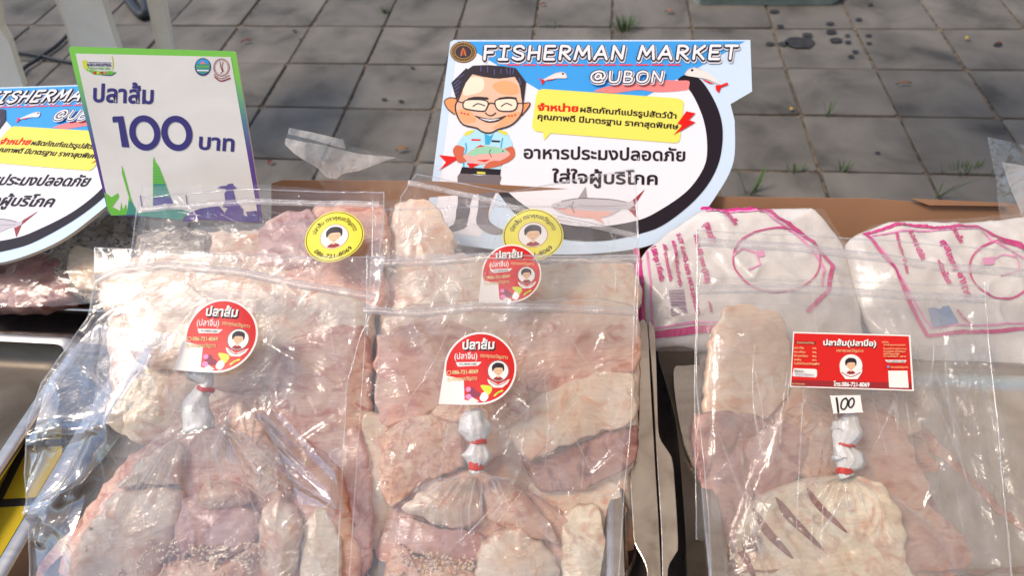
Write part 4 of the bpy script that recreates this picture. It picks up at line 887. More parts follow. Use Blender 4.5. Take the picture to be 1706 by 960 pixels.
def fold(plane, L_, wd, lift, parent, rr, bow=.0012):
    """a doubled-over sliver of film: narrow, tapered, a little proud"""
    n = 26; P = resample([tuple(p) for p in smooth_poly([tuple(q) for q in L_], n=3)], n); V = []; Fc = []
    for i, p in enumerate(P):
        d = (P[min(i + 1, n)] - P[max(i - 1, 0)]).normalized(); q = Vector((-d.y, d.x)); w_ = wd * math.sin(math.pi * (.06 + .9 * i / n)) ** .7 * (.7 + .5 * noise.noise(Vector((i * .3, wd, 0))))
        for a, z in ((-.5, 0), (0, bow), (.5, .0002)): e = p + q * a * w_; V.append(plane.at(e.x, e.y, lift) + plane.n * (z + .0008 * noise.noise(Vector((i * .4, wd * 3, 0)))))
    for i in range(n):
        for k in range(2): a = i * 3 + k; Fc.append((a, a + 1, a + 4, a + 3))
    return mesh('fold', V, Fc, 'film_fold', parent, True)
def folds(plane, parent, seed, n, x0, x1, y0, y1, lift, ang=90, spread=25, ln=(60, 200), wd=(1.2, 4.5), mat=None):
    rr = random.Random(seed)
    for _ in range(n):
        x, y = rr.uniform(x0, x1), rr.uniform(y0, y1); a = math.radians(ang + rr.gauss(0, spread)); l = rr.uniform(*ln); k = rr.uniform(-.06, .06)
        L_ = [(x + math.cos(a + k * t) * l * t * .25, y + math.sin(a + k * t) * l * t * .25) for t in range(5)]
        if min(p[0] for p in L_) < x0 - 10 or max(p[0] for p in L_) > x1 + 10 or max(p[1] for p in L_) > y1 + 60: continue
        fold(plane, L_, rr.uniform(*wd), lift, parent, rr)
def grains(plane, poly, lift, n, seed, label):
    """loose rice and garlic crumbs clinging to the fish: far too many to count"""
    rr = random.Random(seed); P = [Vector((x, y, 0)) for x, y in poly]; tri = tessellate_polygon([P]); V, Fc = [], []
    ar = []; 
    for t in tri: a, b, c = (P[i] for i in t); ar.append((b - a).cross(c - a).length)
    for _ in range(n):
        t = rr.choices(tri, ar)[0]; a, b, c = (P[i] for i in t); u, v = rr.random(), rr.random()
        if u + v > 1: u, v = 1 - u, 1 - v
        p = a + (b - a) * u + (c - a) * v
        if noise.noise(Vector((p.x * .03, p.y * .03, seed))) < -.1: continue
        w = plane.at(p.x, p.y, lift + rr.uniform(-.0022, .0003)); s = rr.uniform(.0006, .0015); d = Vector((rr.uniform(-1, 1), rr.uniform(-1, 1), rr.uniform(-.4, .4))).normalized(); e = d.orthogonal().normalized(); g_ = d.cross(e); k = len(V)
        V.append(w + d * s * 1.7)
        for q in range(5): t2 = q * 1.2566; V.append(w + d * s * .5 + (e * math.cos(t2) + g_ * math.sin(t2)) * s)
        for q in range(5): t2 = q * 1.2566 + .5; V.append(w - d * s * .7 + (e * math.cos(t2) + g_ * math.sin(t2)) * s * .8)
        V.append(w - d * s * 1.6)
        for q in range(5): r_ = (q + 1) % 5; Fc += [(k, k + 1 + q, k + 1 + r_), (k + 1 + q, k + 6 + q, k + 6 + r_, k + 1 + r_), (k + 6 + q, k + 11, k + 6 + r_)]
    return tag(mesh('rice_crumbs', V, Fc, 'garlic_rice', None, True), label, 'rice crumbs', kind='stuff')

# ---------------- left column
FL = lambda *a, **k: piece(*a, **k)
FL(PF, [(120, 860), (190, 770), (290, 700), (400, 650), (500, 720), (580, 800), (590, 1010), (80, 1010)], -.022, .02, 'fish_flesh', 1, 'broad pink fish slab lying lowest in the left tied bag')
FL(PF, [(192, 822), (240, 811), (298, 818), (292, 870), (264, 935), (240, 1010), (95, 1010), (112, 940), (150, 875)], -.004, .018, 'fish_skin', 2, 'large pale skinned fish chunk at the lower left of the left tied bag', .0022, dome=.003)
FL(PF, [(300, 830), (345, 822), (400, 838), (430, 862), (424, 912), (380, 932), (302, 930), (284, 902)], -.004, .018, 'fish_mauve', 3, 'purplish fish chunk at the middle of the left tied bag', .0025)
FL(PF, [(322, 822), (348, 800), (395, 808), (414, 836), (372, 852), (330, 845)], .000, .012, 'fish_orange', 4, 'small orange brown fish piece topping the purplish chunk', .004)
FL(PF, [(262, 955), (300, 925), (380, 932), (432, 905), (436, 1010), (246, 1010)], -.003, .015, 'fish_orange', 5, 'crumb coated fish piece under the purplish chunk at the bottom edge', .004)
FL(PF, [(432, 850), (470, 822), (502, 870), (494, 950), (470, 1010), (438, 1010), (428, 930)], -.005, .016, 'fish_skin', 6, 'narrow pale fish strip right of the purplish chunk', .003)
FL(PF, [(505, 870), (540, 845), (566, 900), (562, 1010), (500, 1010)], -.009, .016, 'fish_cream', 7, 'cream fish strip at the right side of the left tied bag', .003)
FL(PF, [(232, 768), (285, 735), (296, 790), (290, 812), (240, 806), (198, 815)], -.006, .015, 'fish_skin', 8, 'pale fish wedge just above the large skinned chunk', .002)
FL(PF, [(372, 696), (394, 670), (440, 706), (470, 776), (484, 830), (440, 842), (400, 792)], -.006, .015, 'fish_orange', 9, 'orange fish strip to the right of the red band of the left bag', .003)
grains(PF, [(150, 880), (420, 920), (430, 1005), (120, 1005)], .004, 600, 1, 'rice and garlic crumbs over the fish in the left tied bag')
grains(PF, [(320, 910), (430, 900), (440, 925), (430, 1005), (300, 1005)], .006, 350, 7, 'rice crumbs gathered round the purplish fish chunk')
PL2 = PF.off(-.028)
FL(PL2, [(190, 500), (300, 462), (480, 468), (612, 500), (612, 600), (500, 640), (380, 655), (300, 620), (215, 600)], 0, .03, 'fish_skin', 11, 'wide pale fish side beneath the round label of the left bag', .004, 30)
FL(PL2, [(300, 600), (400, 620), (470, 650), (500, 760), (420, 770), (310, 720), (260, 660)], -.004, .03, 'fish_skin', 12, 'pale fish side beneath the red band of the left bag', .005, 30)
FL(PL2, [(470, 570), (610, 540), (615, 700), (600, 830), (550, 850), (490, 760), (450, 660)], .001, .03, 'fish_flesh', 13, 'pink fish side to the right of the left round label', .005, 35)
FL(PL2, [(545, 760), (590, 700), (612, 760), (620, 900), (600, 1010), (560, 1010), (560, 860)], .003, .02, 'fish_mauve', 14, 'dark pink fish edge between the left and middle bags', .004)
FL(PL2, [(215, 600), (300, 630), (290, 720), (230, 740), (170, 700)], -.012, .02, 'fish_cream', 15, 'pale fish tip under the left flank of the left bag', .004)
PB1 = PB.off(-.012)
for k, (o_, m_, lb) in enumerate([
    ([(232, 392), (300, 382), (350, 386), (345, 430), (230, 440)], 'fish_grey', 'greyish fish piece under the lower left corner of the price board'),
    ([(330, 392), (430, 384), (450, 405), (430, 440), (335, 440)], 'fish_skin', 'pale fish piece below the price board'),
    ([(440, 366), (520, 350), (540, 400), (530, 440), (425, 440)], 'fish_mauve', 'purplish fish piece left of the left yellow label'),
    ([(520, 345), (640, 340), (645, 440), (525, 440)], 'fish_flesh', 'pink fish piece under the left yellow label'),
    ([(180, 440), (330, 425), (480, 430), (490, 500), (320, 510), (170, 520)], 'fish_skin', 'pale fish side under the zip of the left bag, left half'),
    ([(460, 430), (630, 435), (640, 520), (470, 520)], 'fish_flesh', 'pinker fish side under the zip of the left bag, right half')]):
    FL(PB1, o_, -.004 * (k % 2), .03, m_, 20 + k, lb, .004, 35)
# ---------------- middle column
FL(PF, [(640, 850), (700, 800), (790, 780), (900, 830), (1000, 900), (1030, 1010), (620, 1010)], -.022, .02, 'fish_flesh', 31, 'broad pink fish slab lying lowest in the middle tied bag')
FL(PF, [(670, 846), (700, 818), (745, 800), (792, 798), (802, 864), (762, 884), (700, 866)], -.003, .01, 'fish_skin', 32, 'pale wedge of fish right below the red knot of the middle bag', .002)
FL(PF, [(664, 862), (730, 880), (800, 888), (802, 935), (720, 935), (660, 905)], -.008, .015, 'fish_mauve', 33, 'purplish cut face of fish under the pale wedge', .0025)
FL(PF, [(806, 802), (850, 802), (900, 850), (935, 905), (880, 898), (812, 864)], -.006, .014, 'fish_flesh', 34, 'pink fibrous fish strip right of the pale wedge', .004)
FL(PF, [(812, 892), (868, 880), (928, 930), (925, 1010), (800, 1010), (788, 940)], -.002, .016, 'fish_skin', 35, 'blocky pale fish chunk at the bottom of the middle bag', .0022)
FL(PF, [(650, 905), (700, 930), (785, 935), (796, 1010), (632, 1010)], -.004, .014, 'fish_orange', 36, 'crumbly orange fish piece at the bottom left of the middle bag', .004)
FL(PF, [(935, 862), (1000, 845), (1030, 1010), (940, 1010)], -.012, .014, 'fish_cream', 37, 'cream fish strip at the right foot of the middle bag', .004)
grains(PF, [(650, 910), (790, 930), (800, 1005), (640, 1005)], .005, 500, 3, 'rice crumbs over the orange fish piece in the middle bag')
FL(PF, [(636, 720), (700, 690), (762, 700), (772, 776), (700, 806), (655, 850), (632, 820)], -.010, .02, 'fish_orange', 38, 'orange tinted fish piece left of the middle knot', .004)
PC2 = PF.off(-.026)
for k, (o_, l_, m_, lb) in enumerate([
    ([(845, 720), (900, 655), (1050, 605), (1062, 700), (960, 735), (880, 768)], .006, 'fish_skin', 'large pale fish flank right of the middle round label'),
    ([(870, 765), (960, 738), (1062, 705), (1062, 770), (980, 815), (900, 820)], .000, 'fish_dark', 'dark reddish fish edge below the large pale flank'),
    ([(845, 535), (960, 515), (1060, 525), (1062, 620), (900, 660), (855, 620)], .002, 'fish_flesh', 'pink fish piece above and right of the middle round label'),
    ([(630, 560), (740, 530), (800, 560), (770, 660), (700, 700), (628, 710)], .000, 'fish_flesh', 'pink fish piece left of the middle round label'),
    ([(700, 600), (870, 590), (880, 700), (800, 780), (700, 700)], -.004, 'fish_orange', 'tan fish piece behind the middle round label'),
    ([(880, 800), (1000, 780), (1050, 850), (1040, 1010), (960, 1010), (900, 880)], -.004, 'fish_skin', 'pale fish piece under the right foot of the middle bag'),
    ([(600, 700), (650, 700), (650, 860), (632, 1010), (600, 1010)], -.012, 'fish_cream', 'greyish cream fish piece under the left seam of the middle bag')]):
    FL(PC2, o_, l_, .03, m_, 40 + k, lb, .005, 34)
for k, (o_, m_, lb) in enumerate([
    ([(650, 440), (760, 425), (830, 440), (820, 530), (640, 530)], 'fish_skin', 'pale fish piece left of the upper red label'),
    ([(870, 450), (960, 430), (1060, 440), (1062, 530), (880, 530)], 'fish_skin', 'pale fish piece right of the upper red label'),
    ([(780, 470), (900, 470), (900, 540), (780, 540)], 'fish_flesh', 'pink fish piece behind the upper red label'),
    ([(655, 340), (720, 335), (760, 400), (740, 440), (650, 440)], 'fish_skin', 'pale fish piece at the left foot of the round sign')]):
    FL(PB.off(-.02), o_, -.004 * (k % 2), .03, m_, 50 + k, lb, .004, 35)
# ---------------- right column
GR = [(1296, 852, 1319, 892, -.006, 8), (1319, 892, 1358, 933, -.006, 8), (1335, 831, 1358, 865, -.005, 6), (1358, 865, 1411, 919, -.006, 6), (1261, 896, 1281, 938, -.005, 7), (1281, 938, 1302, 985, -.005, 7)]
FL(PR, [(1190, 620), (1300, 600), (1500, 640), (1560, 760), (1640, 900), (1700, 1010), (1200, 1010), (1170, 800)], -.045, .02, 'fish_flesh', 60, 'broad pink fish slab lying lowest in the right bag', .004, 34)
FL(PC2, [(630, 520), (850, 500), (1058, 520), (1056, 800), (1040, 1010), (625, 1010), (622, 760)], -.016, .02, 'fish_skin', 39, 'broad pale fish slab under the pieces of the middle bags', .004, 34)
FL(PL2, [(185, 480), (400, 460), (612, 490), (618, 760), (600, 900), (500, 800), (300, 740), (180, 650)], -.018, .02, 'fish_skin', 19, 'broad pale fish slab under the pieces of the left bags', .004, 34)
fb = FL(PR, [(1236, 872), (1268, 828), (1335, 798), (1400, 790), (1456, 800), (1498, 850), (1512, 930), (1524, 1010), (1222, 1010), (1226, 930)], -.003, .024, 'fish_cream', 61, 'cream coloured scored fish body in the right tied bag', .0016, dome=.006, grooves=GR, group=None)
from mathutils.bvhtree import BVHTree
bv = BVHTree.FromPolygons([v.co + fb.location for v in fb.data.vertices], [tuple(p_.vertices) for p_ in fb.data.polygons])
def onbody(x, y, l):
    h = bv.ray_cast(PR.at(x, y, .05), -PR.n); return (h[0] if h[0] else PR.at(x, y)) + PR.n * l - fb.location
for L_, w0 in (([(1292, 846), (1306, 872), (1319, 892), (1340, 915), (1362, 938)], 13), ([(1330, 826), (1345, 846), (1358, 865), (1384, 892), (1414, 922)], 12), ([(1256, 886), (1268, 915), (1281, 938), (1304, 990)], 12), ([(1384, 810), (1400, 836), (1424, 862), (1454, 890)], 10)):
    q = smooth_poly(L_, n=8); A2 = Art(onbody, .0003, .0001); n_ = len(q) - 1; pv_ = None
    for i_ in range(n_):
        wa, wb = (w0 * max(.05, math.sin(math.pi * (i_ + t_) / n_)) ** .6 for t_ in (0, 1)); (xa, ya), (xb, yb) = q[i_], q[i_ + 1]; A2.l = .0009
        A2.poly([(xa + wa * .5, ya - wa * .28), (xa - wa * .5, ya + wa * .28), (xb - wb * .5, yb + wb * .28), (xb + wb * .5, yb - wb * .28)], 'slash_flesh')
    o = A2.build('slash', None, True); o.location = (0, 0, 0); o.parent = fb
for k, (o_, l_, t_, m_, lb) in enumerate([
    ([(1425, 806), (1530, 826), (1610, 890), (1680, 1010), (1480, 1010), (1455, 900)], -.008, .02, 'fish_flesh', 'pink fish belly beside the scored body'),
    ([(1160, 690), (1262, 688), (1305, 740), (1262, 800), (1242, 870), (1200, 905), (1162, 800)], -.018, .025, 'fish_dark', 'dark red fish piece at the left edge of the right bag'),
    ([(1242, 745), (1300, 700), (1345, 730), (1330, 800), (1262, 840)], -.012, .02, 'fish_mauve', 'purplish fish piece left of the right knot'),
    ([(1290, 700), (1340, 670), (1400, 668), (1400, 790), (1335, 795)], -.016, .02, 'fish_orange', 'tan fish piece under the price sticker 100'),
    ([(1415, 672), (1480, 672), (1520, 735), (1548, 835), (1500, 860), (1430, 800), (1400, 760)], -.014, .02, 'fish_flesh', 'pink brown fish piece right of the right knot'),
    ([(1185, 560), (1215, 505), (1300, 520), (1322, 600), (1315, 660), (1265, 705), (1172, 690)], -.034, .010, 'fish_skin', 'pale papery fish piece left of the rectangular label'),
    ([(1180, 870), (1242, 865), (1236, 1010), (1188, 1010)], -.02, .02, 'fish_mauve', 'dark pink fish tail at the lower left of the right bag'),
    ([(1310, 640), (1530, 650), (1530, 720), (1400, 760), (1300, 720)], -.032, .015, 'fish_skin', 'pale fish piece just under the rectangular label'),
    ([(1480, 840), (1560, 830), (1585, 900), (1560, 930)], -.026, .015, 'fish_mauve', 'dark pink fish fin right of the scored body')]):
    FL(PR, o_, l_, t_, m_, 70 + k, lb, .004, 42)
# ---------------- brown fish under the left sign
PG = Plane(.80, .50, 12)
for k, (o_, m_, lb) in enumerate([
    ([(110, 380), (170, 350), (232, 345), (240, 420), (215, 480), (150, 500), (90, 470), (80, 420)], 'fish_grey', 'scaly grey brown fish under the price board'),
    ([(-60, 440), (60, 420), (110, 430), (120, 500), (-60, 512)], 'fish_dark', 'brown fish body under the left sign')]):
    FL(PG, o_, -.006 * k, .035, m_, 90 + k, lb, .007, 45)
b = zipbag('clear bag of brown fish crumpled beneath the left market sign', PG, [(-60, 410), (-60, 515)], [(245, 330), (225, 500)], [(-60, 410), (100, 385), (245, 330)], [(-60, 515), (90, 512), (225, 500)], None, 5, .010, amp=.003, s=18, back=False, mat='film_clear', nu=120, nv=70)
fe = FL(PG, [(112, 425), (130, 412), (165, 418), (178, 445), (160, 478), (125, 480), (108, 455)], .006, .012, 'fish_cream', 95, 'pale round fish head poking up at the tray edge by the price board', .003); 
# ---------------- the bags' films
tb1 = tied('inner bag knotted with a red band in the left zip bag', PF, [(318, 700), (235, 760), (150, 850), (95, 940), (80, 1010)], [(345, 700), (420, 725), (490, 790), (560, 860), (590, 1010)], [(80, 1010), (590, 1010)], 3, .010, 13)
knot(PF, [(330, 718), (326, 680), (334, 655), (345, 640), (335, 615), (320, 596)], [.012, .010, .006, .004, .012, .008], .012, 'plastic_knot', 1, tb1); band(PF, 342, 652, .0062, .012, tb1, -.15)
tb2 = tied('inner bag knotted with two red bands in the middle zip bag', PF, [(784, 792), (720, 800), (650, 845), (632, 900), (622, 1010)], [(806, 792), (870, 800), (930, 850), (990, 920), (1020, 1010)], [(622, 1010), (1020, 1010)], 8, .011, 15, .006)
knot(PF, [(795, 790), (793, 780), (795, 760), (795, 740), (790, 715), (785, 692), (782, 684)], [.006, .005, .011, .006, .0125, .010, .004], .013, 'plastic_knot', 5, tb2); band(PF, 795, 739, .0066, .013, tb2, 0, 2); band(PF, 793, 783, .0052, .013, tb2, 0, 4)
tb3 = tied('inner bag knotted over the scored fish in the right zip bag', PR, [(1398, 795), (1330, 800), (1255, 835), (1222, 900), (1205, 1010)], [(1420, 795), (1480, 815), (1560, 870), (1610, 940), (1650, 1010)], [(1205, 1010), (1650, 1010)], 13, .005, 9, .003)
knot(PR, [(1410, 796), (1405, 785), (1412, 765), (1402, 745), (1412, 722), (1410, 700), (1404, 694)], [.006, .005, .012, .006, .012, .009, .004], .008, 'plastic_knot', 9, tb3); band(PR, 1408, 789, .0056, .008, tb3, .1, 3); band(PR, 1408, 744, .0066, .008, tb3, -.1, 1)

crL = [(60, 740, 260, 690, .006, 10), (120, 720, 60, 830, .005, 9), (120, 720, 130, 800, .005, 8), (60, 860, 180, 790, .005, 8), (140, 770, 100, 860, -.004, 9), (60, 900, 140, 860, .004, 8), (230, 690, 265, 600, .006, 12), (430, 700, 560, 830, .005, 9), (440, 790, 560, 850, .004, 7), (270, 560, 200, 650, .004, 14), (380, 720, 360, 760, .004, 7), (250, 640, 140, 820, .004, 8),
       (180, 760, 70, 940, .005, 9), (300, 800, 330, 900, .003, 5), (480, 880, 460, 1000, .004, 6), (500, 740, 560, 700, .003, 6), (420, 560, 560, 640, .003, 8), (170, 560, 150, 660, .004, 8)]
crC = [(660, 660, 620, 640, .004, 6), (700, 560, 680, 520, .004, 8), (870, 520, 880, 590, .007, 14), (880, 590, 900, 540, .006, 9), (1000, 590, 1010, 560, .005, 8), (850, 760, 900, 800, .004, 7), (900, 800, 905, 830, .006, 9), (1050, 735, 990, 790, .005, 7), (960, 830, 1040, 815, .005, 9), (960, 830, 1020, 960, .004, 8), (900, 700, 860, 660, .004, 8), (830, 700, 850, 660, .004, 6), (640, 820, 660, 760, .003, 8), (700, 900, 740, 960, .003, 6), (950, 860, 1000, 1000, .004, 6), (920, 880, 960, 1000, .003, 6)]
crR = [(1200, 800, 1300, 700, .004, 9), (1300, 700, 1280, 780, .004, 7), (1540, 700, 1600, 620, .004, 10), (1560, 820, 1600, 960, .004, 8), (1560, 800, 1540, 850, .004, 6), (1620, 520, 1640, 760, .003, 8), (1580, 560, 1600, 700, .003, 8), (1240, 560, 1290, 640, .003, 9), (1300, 900, 1330, 1000, .002, 6), (1420, 640, 1500, 660, .003, 7), (1200, 560, 1190, 760, .003, 7)]
zl = [(163, 470), (200, 452), (280, 444), (400, 455), (500, 475), (625, 495)]
b1 = zipbag('left front zip bag with a red round label and blue sheen along its left side', PF, [(161, 415), (163, 470), (150, 530), (72, 640), (50, 710), (47, 790), (55, 1010)], [(641, 430), (628, 500), (600, 560), (578, 640), (572, 760), (560, 1010)], [(161, 415), (300, 420), (480, 428), (641, 430)], [(55, 1010), (560, 1010)], zl, 21, .019, cr=crL, calm=[(368, 560, 72)], amp=.0035, s=9, mat='film_shiny', nu=170, nv=180, top_zip2=None)
stick(PF, 368, 560, .0235, math.radians(-3), .0295, b1, 'round_label', 'red')
b2 = zipbag('middle front zip bag with the lower red round label', PF, [(612, 425), (612, 520), (600, 700), (590, 860), (580, 1010)], [(1062, 430), (1056, 520), (1052, 700), (1040, 815), (1028, 1010)], [(612, 430), (800, 425), (1062, 432)], [(580, 1010), (1028, 1010)], [(606, 518), (700, 522), (800, 512), (900, 514), (1057, 520)], 33, .021, cr=crC, calm=[(800, 614, 72)], amp=.003, nu=170, nv=180)
stick(PF, 800, 614, .0255, 0, .0282, b2, 'round_label', 'red')
b3 = zipbag('second middle zip bag whose red label shows under the zip of the front one', PF.off(-.012), [(622, 335), (620, 430), (612, 560)], [(1060, 335), (1064, 430), (1060, 560)], [(640, 350), (850, 345), (1060, 350)], [(612, 560), (1060, 560)], [(622, 440), (720, 436), (820, 428), (920, 434), (1063, 432)], 44, .012, calm=[(851, 456, 60)], amp=.003, nu=120, nv=70)
stick(PF.off(-.012), 852, 456, .0145, math.radians(2), .0250, b3, 'round_label', 'red')
b4 = zipbag('rear zip bag with a yellow round label overlapping the foot of the round sign', PB, [(694, 292), (668, 330), (660, 440)], [(1056, 285), (1060, 350), (1062, 440)], [(694, 292), (850, 322), (1056, 285)], [(660, 440), (1062, 440)], [(680, 306), (800, 330), (900, 360), (1060, 395)], 55, .014, calm=[(888, 392, 60)], amp=.002, nu=110, nv=60, zw=9, mat='film_rear', back=False)
stick(PB, 888, 392, .0215, math.radians(0), .0265, b4, 'round_label', 'yellow')
b5 = zipbag('rear zip bag with a yellow round label overlapping the foot of the price board', PB, [(236, 312), (228, 350), (218, 430)], [(640, 322), (640, 370), (632, 430)], [(236, 330), (400, 316), (640, 322)], [(218, 430), (632, 430)], [(234, 350), (330, 342), (430, 336), (632, 342)], 66, .014, cr=[(500, 330, 560, 345, .005, 7), (300, 330, 330, 360, .004, 6)], calm=[(557, 395, 60)], amp=.0025, nu=110, nv=60, zw=10, mat='film_rear')
stick(PB, 557, 395, .0205, math.radians(4), .0262, b5, 'round_label', 'yellow')
b6 = zipbag('right front zip bag with the red rectangular label', PR, [(1168, 455), (1162, 500), (1160, 640), (1180, 860), (1186, 1010)], [(1640, 470), (1642, 520), (1655, 640), (1690, 1010)], [(1168, 462), (1400, 470), (1640, 478)], [(1186, 1010), (1690, 1010)], [(1163, 484), (1300, 480), (1450, 490), (1642, 500)], 77, .016, cr=crR, calm=[], amp=.0025, nu=170, nv=170)
b7 = zipbag('second right zip bag lying open beneath the one with the rectangular label', PR.off(-.014), [(1160, 385), (1162, 440), (1158, 640), (1160, 900)], [(1760, 420), (1760, 640), (1760, 1010)], [(1160, 385), (1450, 400), (1760, 425)], [(1160, 900), (1760, 1010)], [(1162, 404), (1300, 412), (1450, 428), (1560, 445), (1760, 460)], 88, .012, amp=.003, nu=120, nv=110, ang=.3, stretch=.4)
# creased inner plastic of the bags lower in each pile
sheet('inner_film', PF, [(185, 500), (165, 600), (150, 760)], [(612, 515), (605, 640), (585, 780)], [(185, 500), (300, 478), (480, 488), (612, 515)], None, 110, 80, -.006, wrinkle(61, .006, 11, .5), [(470, 560, 560, 760, .008, 14), (400, 640, 500, 780, .006, 12), (200, 640, 330, 560, .006, 12)], 'film_milkyclear', b1)
sheet('inner_film', PF, [(640, 520), (625, 640), (625, 820)], [(1052, 525), (1048, 660), (1030, 830)], None, None, 110, 80, -.004, wrinkle(62, .006, 11, -.6), [(860, 700, 1040, 610, .009, 12), (880, 770, 1050, 720, .007, 12), (700, 700, 650, 560, .006, 12), (860, 560, 900, 660, .006, 10)], 'film_milkyclear', b2)
sheet('inner_film', PR, [(1185, 505), (1178, 700), (1190, 1000)], [(1560, 515), (1600, 700), (1680, 1000)], None, None, 110, 110, -.006, wrinkle(63, .006, 10, .2), [(1300, 690, 1230, 900, .009, 14), (1540, 640, 1620, 900, .008, 14), (1200, 600, 1300, 520, .006, 12), (1480, 520, 1540, 700, .006, 12)], 'film_milkyclear', b6)
sheet('inner_film', PB, [(240, 385), (225, 430), (180, 520)], [(640, 360), (640, 430), (630, 520)], None, None, 110, 50, .004, wrinkle(64, .003, 14, .9), None, 'film_milkyclear', b5)
sheet('inner_film', PB, [(650, 345), (645, 430), (640, 540)], [(1058, 420), (1062, 470), (1058, 540)], None, None, 110, 50, .002, wrinkle(65, .003, 14, .3), None, 'film_milkyclear', b3)
folds(PF, b1, 1, 26, 70, 600, 520, 960, .0205, 80, 24); folds(PF, b1, 2, 10, 180, 620, 425, 445, .021, 5, 8, (50, 160))
folds(PF, b2, 3, 28, 620, 1040, 540, 960, .0225, 95, 22); folds(PF, b2, 4, 16, 620, 1040, 440, 505, .0225, 60, 40, (30, 90))
folds(PR, b6, 5, 22, 1180, 1650, 505, 960, .0175, 90, 10, (80, 300), (1.2, 9)); folds(PR.off(-.014), b7, 6, 22, 1180, 1700, 420, 900, .0135, 85, 12, (80, 260), (2, 14))
folds(PB, b5, 7, 16, 240, 630, 345, 420, .0165, 40, 50, (30, 90)); folds(PB, b4, 8, 16, 670, 1050, 330, 430, .0165, 60, 50, (30, 90))
sheet('crumpled_side', PF, [(172, 545), (84, 650), (62, 760), (70, 1000)], [(300, 560), (262, 660), (160, 800), (110, 1000)], None, None, 100, 120, .023, wrinkle(81, .012, 7, .9, .5), [(60, 740, 260, 690, .009, 14), (110, 720, 60, 830, .009, 14), (60, 860, 180, 790, .009, 12), (230, 690, 265, 600, .010, 16), (250, 640, 140, 820, .010, 12), (180, 720, 80, 900, .009, 12)], 'film_bright', b1)
sheet('crumpled_side', PF, [(430, 690), (470, 760), (500, 840)], [(470, 690), (560, 790), (572, 850)], None, None, 60, 60, .023, wrinkle(83, .008, 12, .9, .5), [(440, 700, 560, 830, .008, 10), (460, 780, 565, 845, .007, 9)], 'film_bright', b1)
sheet('inner_film', PR.off(-.014), [(1530, 575), (1545, 700), (1585, 860), (1640, 1010)], [(1700, 580), (1720, 760), (1740, 1010)], None, None, 80, 110, .004, wrinkle(91, .007, 14, 1.3, .35), [(1600, 600, 1660, 960, .009, 12), (1640, 600, 1700, 900, .007, 12)], 'film_milkyclear', b7)
# loose bag corners against the paving
lb = empty('bag_corner', tuple(PB.at(600, 330)), 'cloudy torn zip edge of a bag sticking up over the pavers between the two signs', 'plastic bag')
PW = Plane(.90, .60, 70)
sheet('film', PW, [(482, 212), (474, 238), (500, 262), (540, 310), (560, 400)], [(740, 276), (738, 300), (730, 330), (720, 400)], [(482, 212), (520, 222), (580, 242), (660, 262), (740, 276)], [(560, 400), (640, 400), (720, 400)], 60, 50, 0, wrinkle(4, .003, 30), None, 'film_clear', lb)
sheet('torn_strip', PW, [(482, 212), (480, 222)], [(572, 232), (576, 248)], None, None, 30, 8, .002, wrinkle(5, .002, 30), None, 'film_milky', lb)
sheet('torn_strip', PW, [(476, 230), (474, 240), (490, 256), (530, 280), (545, 296)], [(660, 262), (620, 276), (600, 284), (570, 290), (560, 298)], [(476, 230), (540, 242), (600, 256), (660, 262)], [(545, 296), (560, 298)], 40, 24, .003, wrinkle(6, .002, 40), None, 'film_milky', lb)
# rectangular label and the handwritten price
def z8(x, y): return (1300 + x / 6, 540 + y / 6)
def afn(parent, pl, lift): return lambda x, y, l: pl.at(x, y, lift + l)
lab = None
A = Art(afn(b6, PR, .0195), .0001, .00002)
A.poly(Z(z8, [(128, 78), (1300, 112), (1336, 672), (98, 630)]), 'lwhite'); A.poly(Z(z8, [(138, 92), (1285, 124), (1318, 658), (108, 620)]), 'lred'); A.poly(Z(z8, [(112, 560), (1312, 590), (1318, 658), (108, 620)]), 'maroon'); A.poly(Z(z8, [(148, 168), (358, 176), (358, 206), (146, 198)]), 'maroon')
A.poly(Z(z8, [(132, 450), (140, 443), (350, 452), (366, 462), (366, 522), (354, 536), (130, 524), (120, 514)]), 'lwhite'); A.poly(Z(z8, [(1078, 468), (1270, 468), (1284, 640), (1088, 636)]), 'lwhite'); A.poly(Z(z8, [(1045, 360), (1262, 362), (1250, 388), (1070, 386)]), 'lwhite')
lab = A.build('rectangular_label', b6)
def sub(A, nm):
    o = A.build(nm, None, True); o.location = (0, 0, 0); o.parent = lab; return o
loc6 = b6.location.copy(); lfn = lambda x, y, l: PR.at(x, y, .0195 + l) - loc6
A = Art(lfn, .0004, .00003)
A.text('ปลาส้ม(ปลาปื่อ)', z8(436, 218), z8(966, 230), 7.2, 'ink_black', .05); A.text('ปลาส้ม(ปลาปื่อ)', z8(430, 212), z8(960, 222), 7, 'lwhite', .04); A.text('ตราคุณขวัญดาว', z8(562, 278), z8(830, 282), 3.4, 'lyel', .01)
A.text('โทร.086-721-8069', z8(532, 622), z8(892, 630), 5.6, 'lwhite', .04)
for a, b_, y in (('ปลาปื่อ', '70%', 248), ('กระเทียม', '9%', 288), ('ข้าวเหนียว', '9%', 328), ('เกลือ', '8.5%', 366), ('ไม่ใส่วัตถุกันเสีย', '3.5%', 406)):
    A.text(a, z8(138, y), z8(138 + 14 * len(a), y + 3), 2.6, 'lyel', .01); A.text(b_, z8(320, y + 5), z8(362, y + 7), 3, 'lyel', .01)
A.text('ส่วนประกอบสำคัญ', z8(165, 194), z8(335, 199), 2.4, 'lyel', .008); A.text('วิธีรับประทาน', z8(136, 478), z8(232, 482), 2.8, 'ink_black', .02); A.text('ทอด นึ่ง ย่าง แล้วรับประทาน', z8(145, 510), z8(332, 516), 2.4, 'navy', .008)
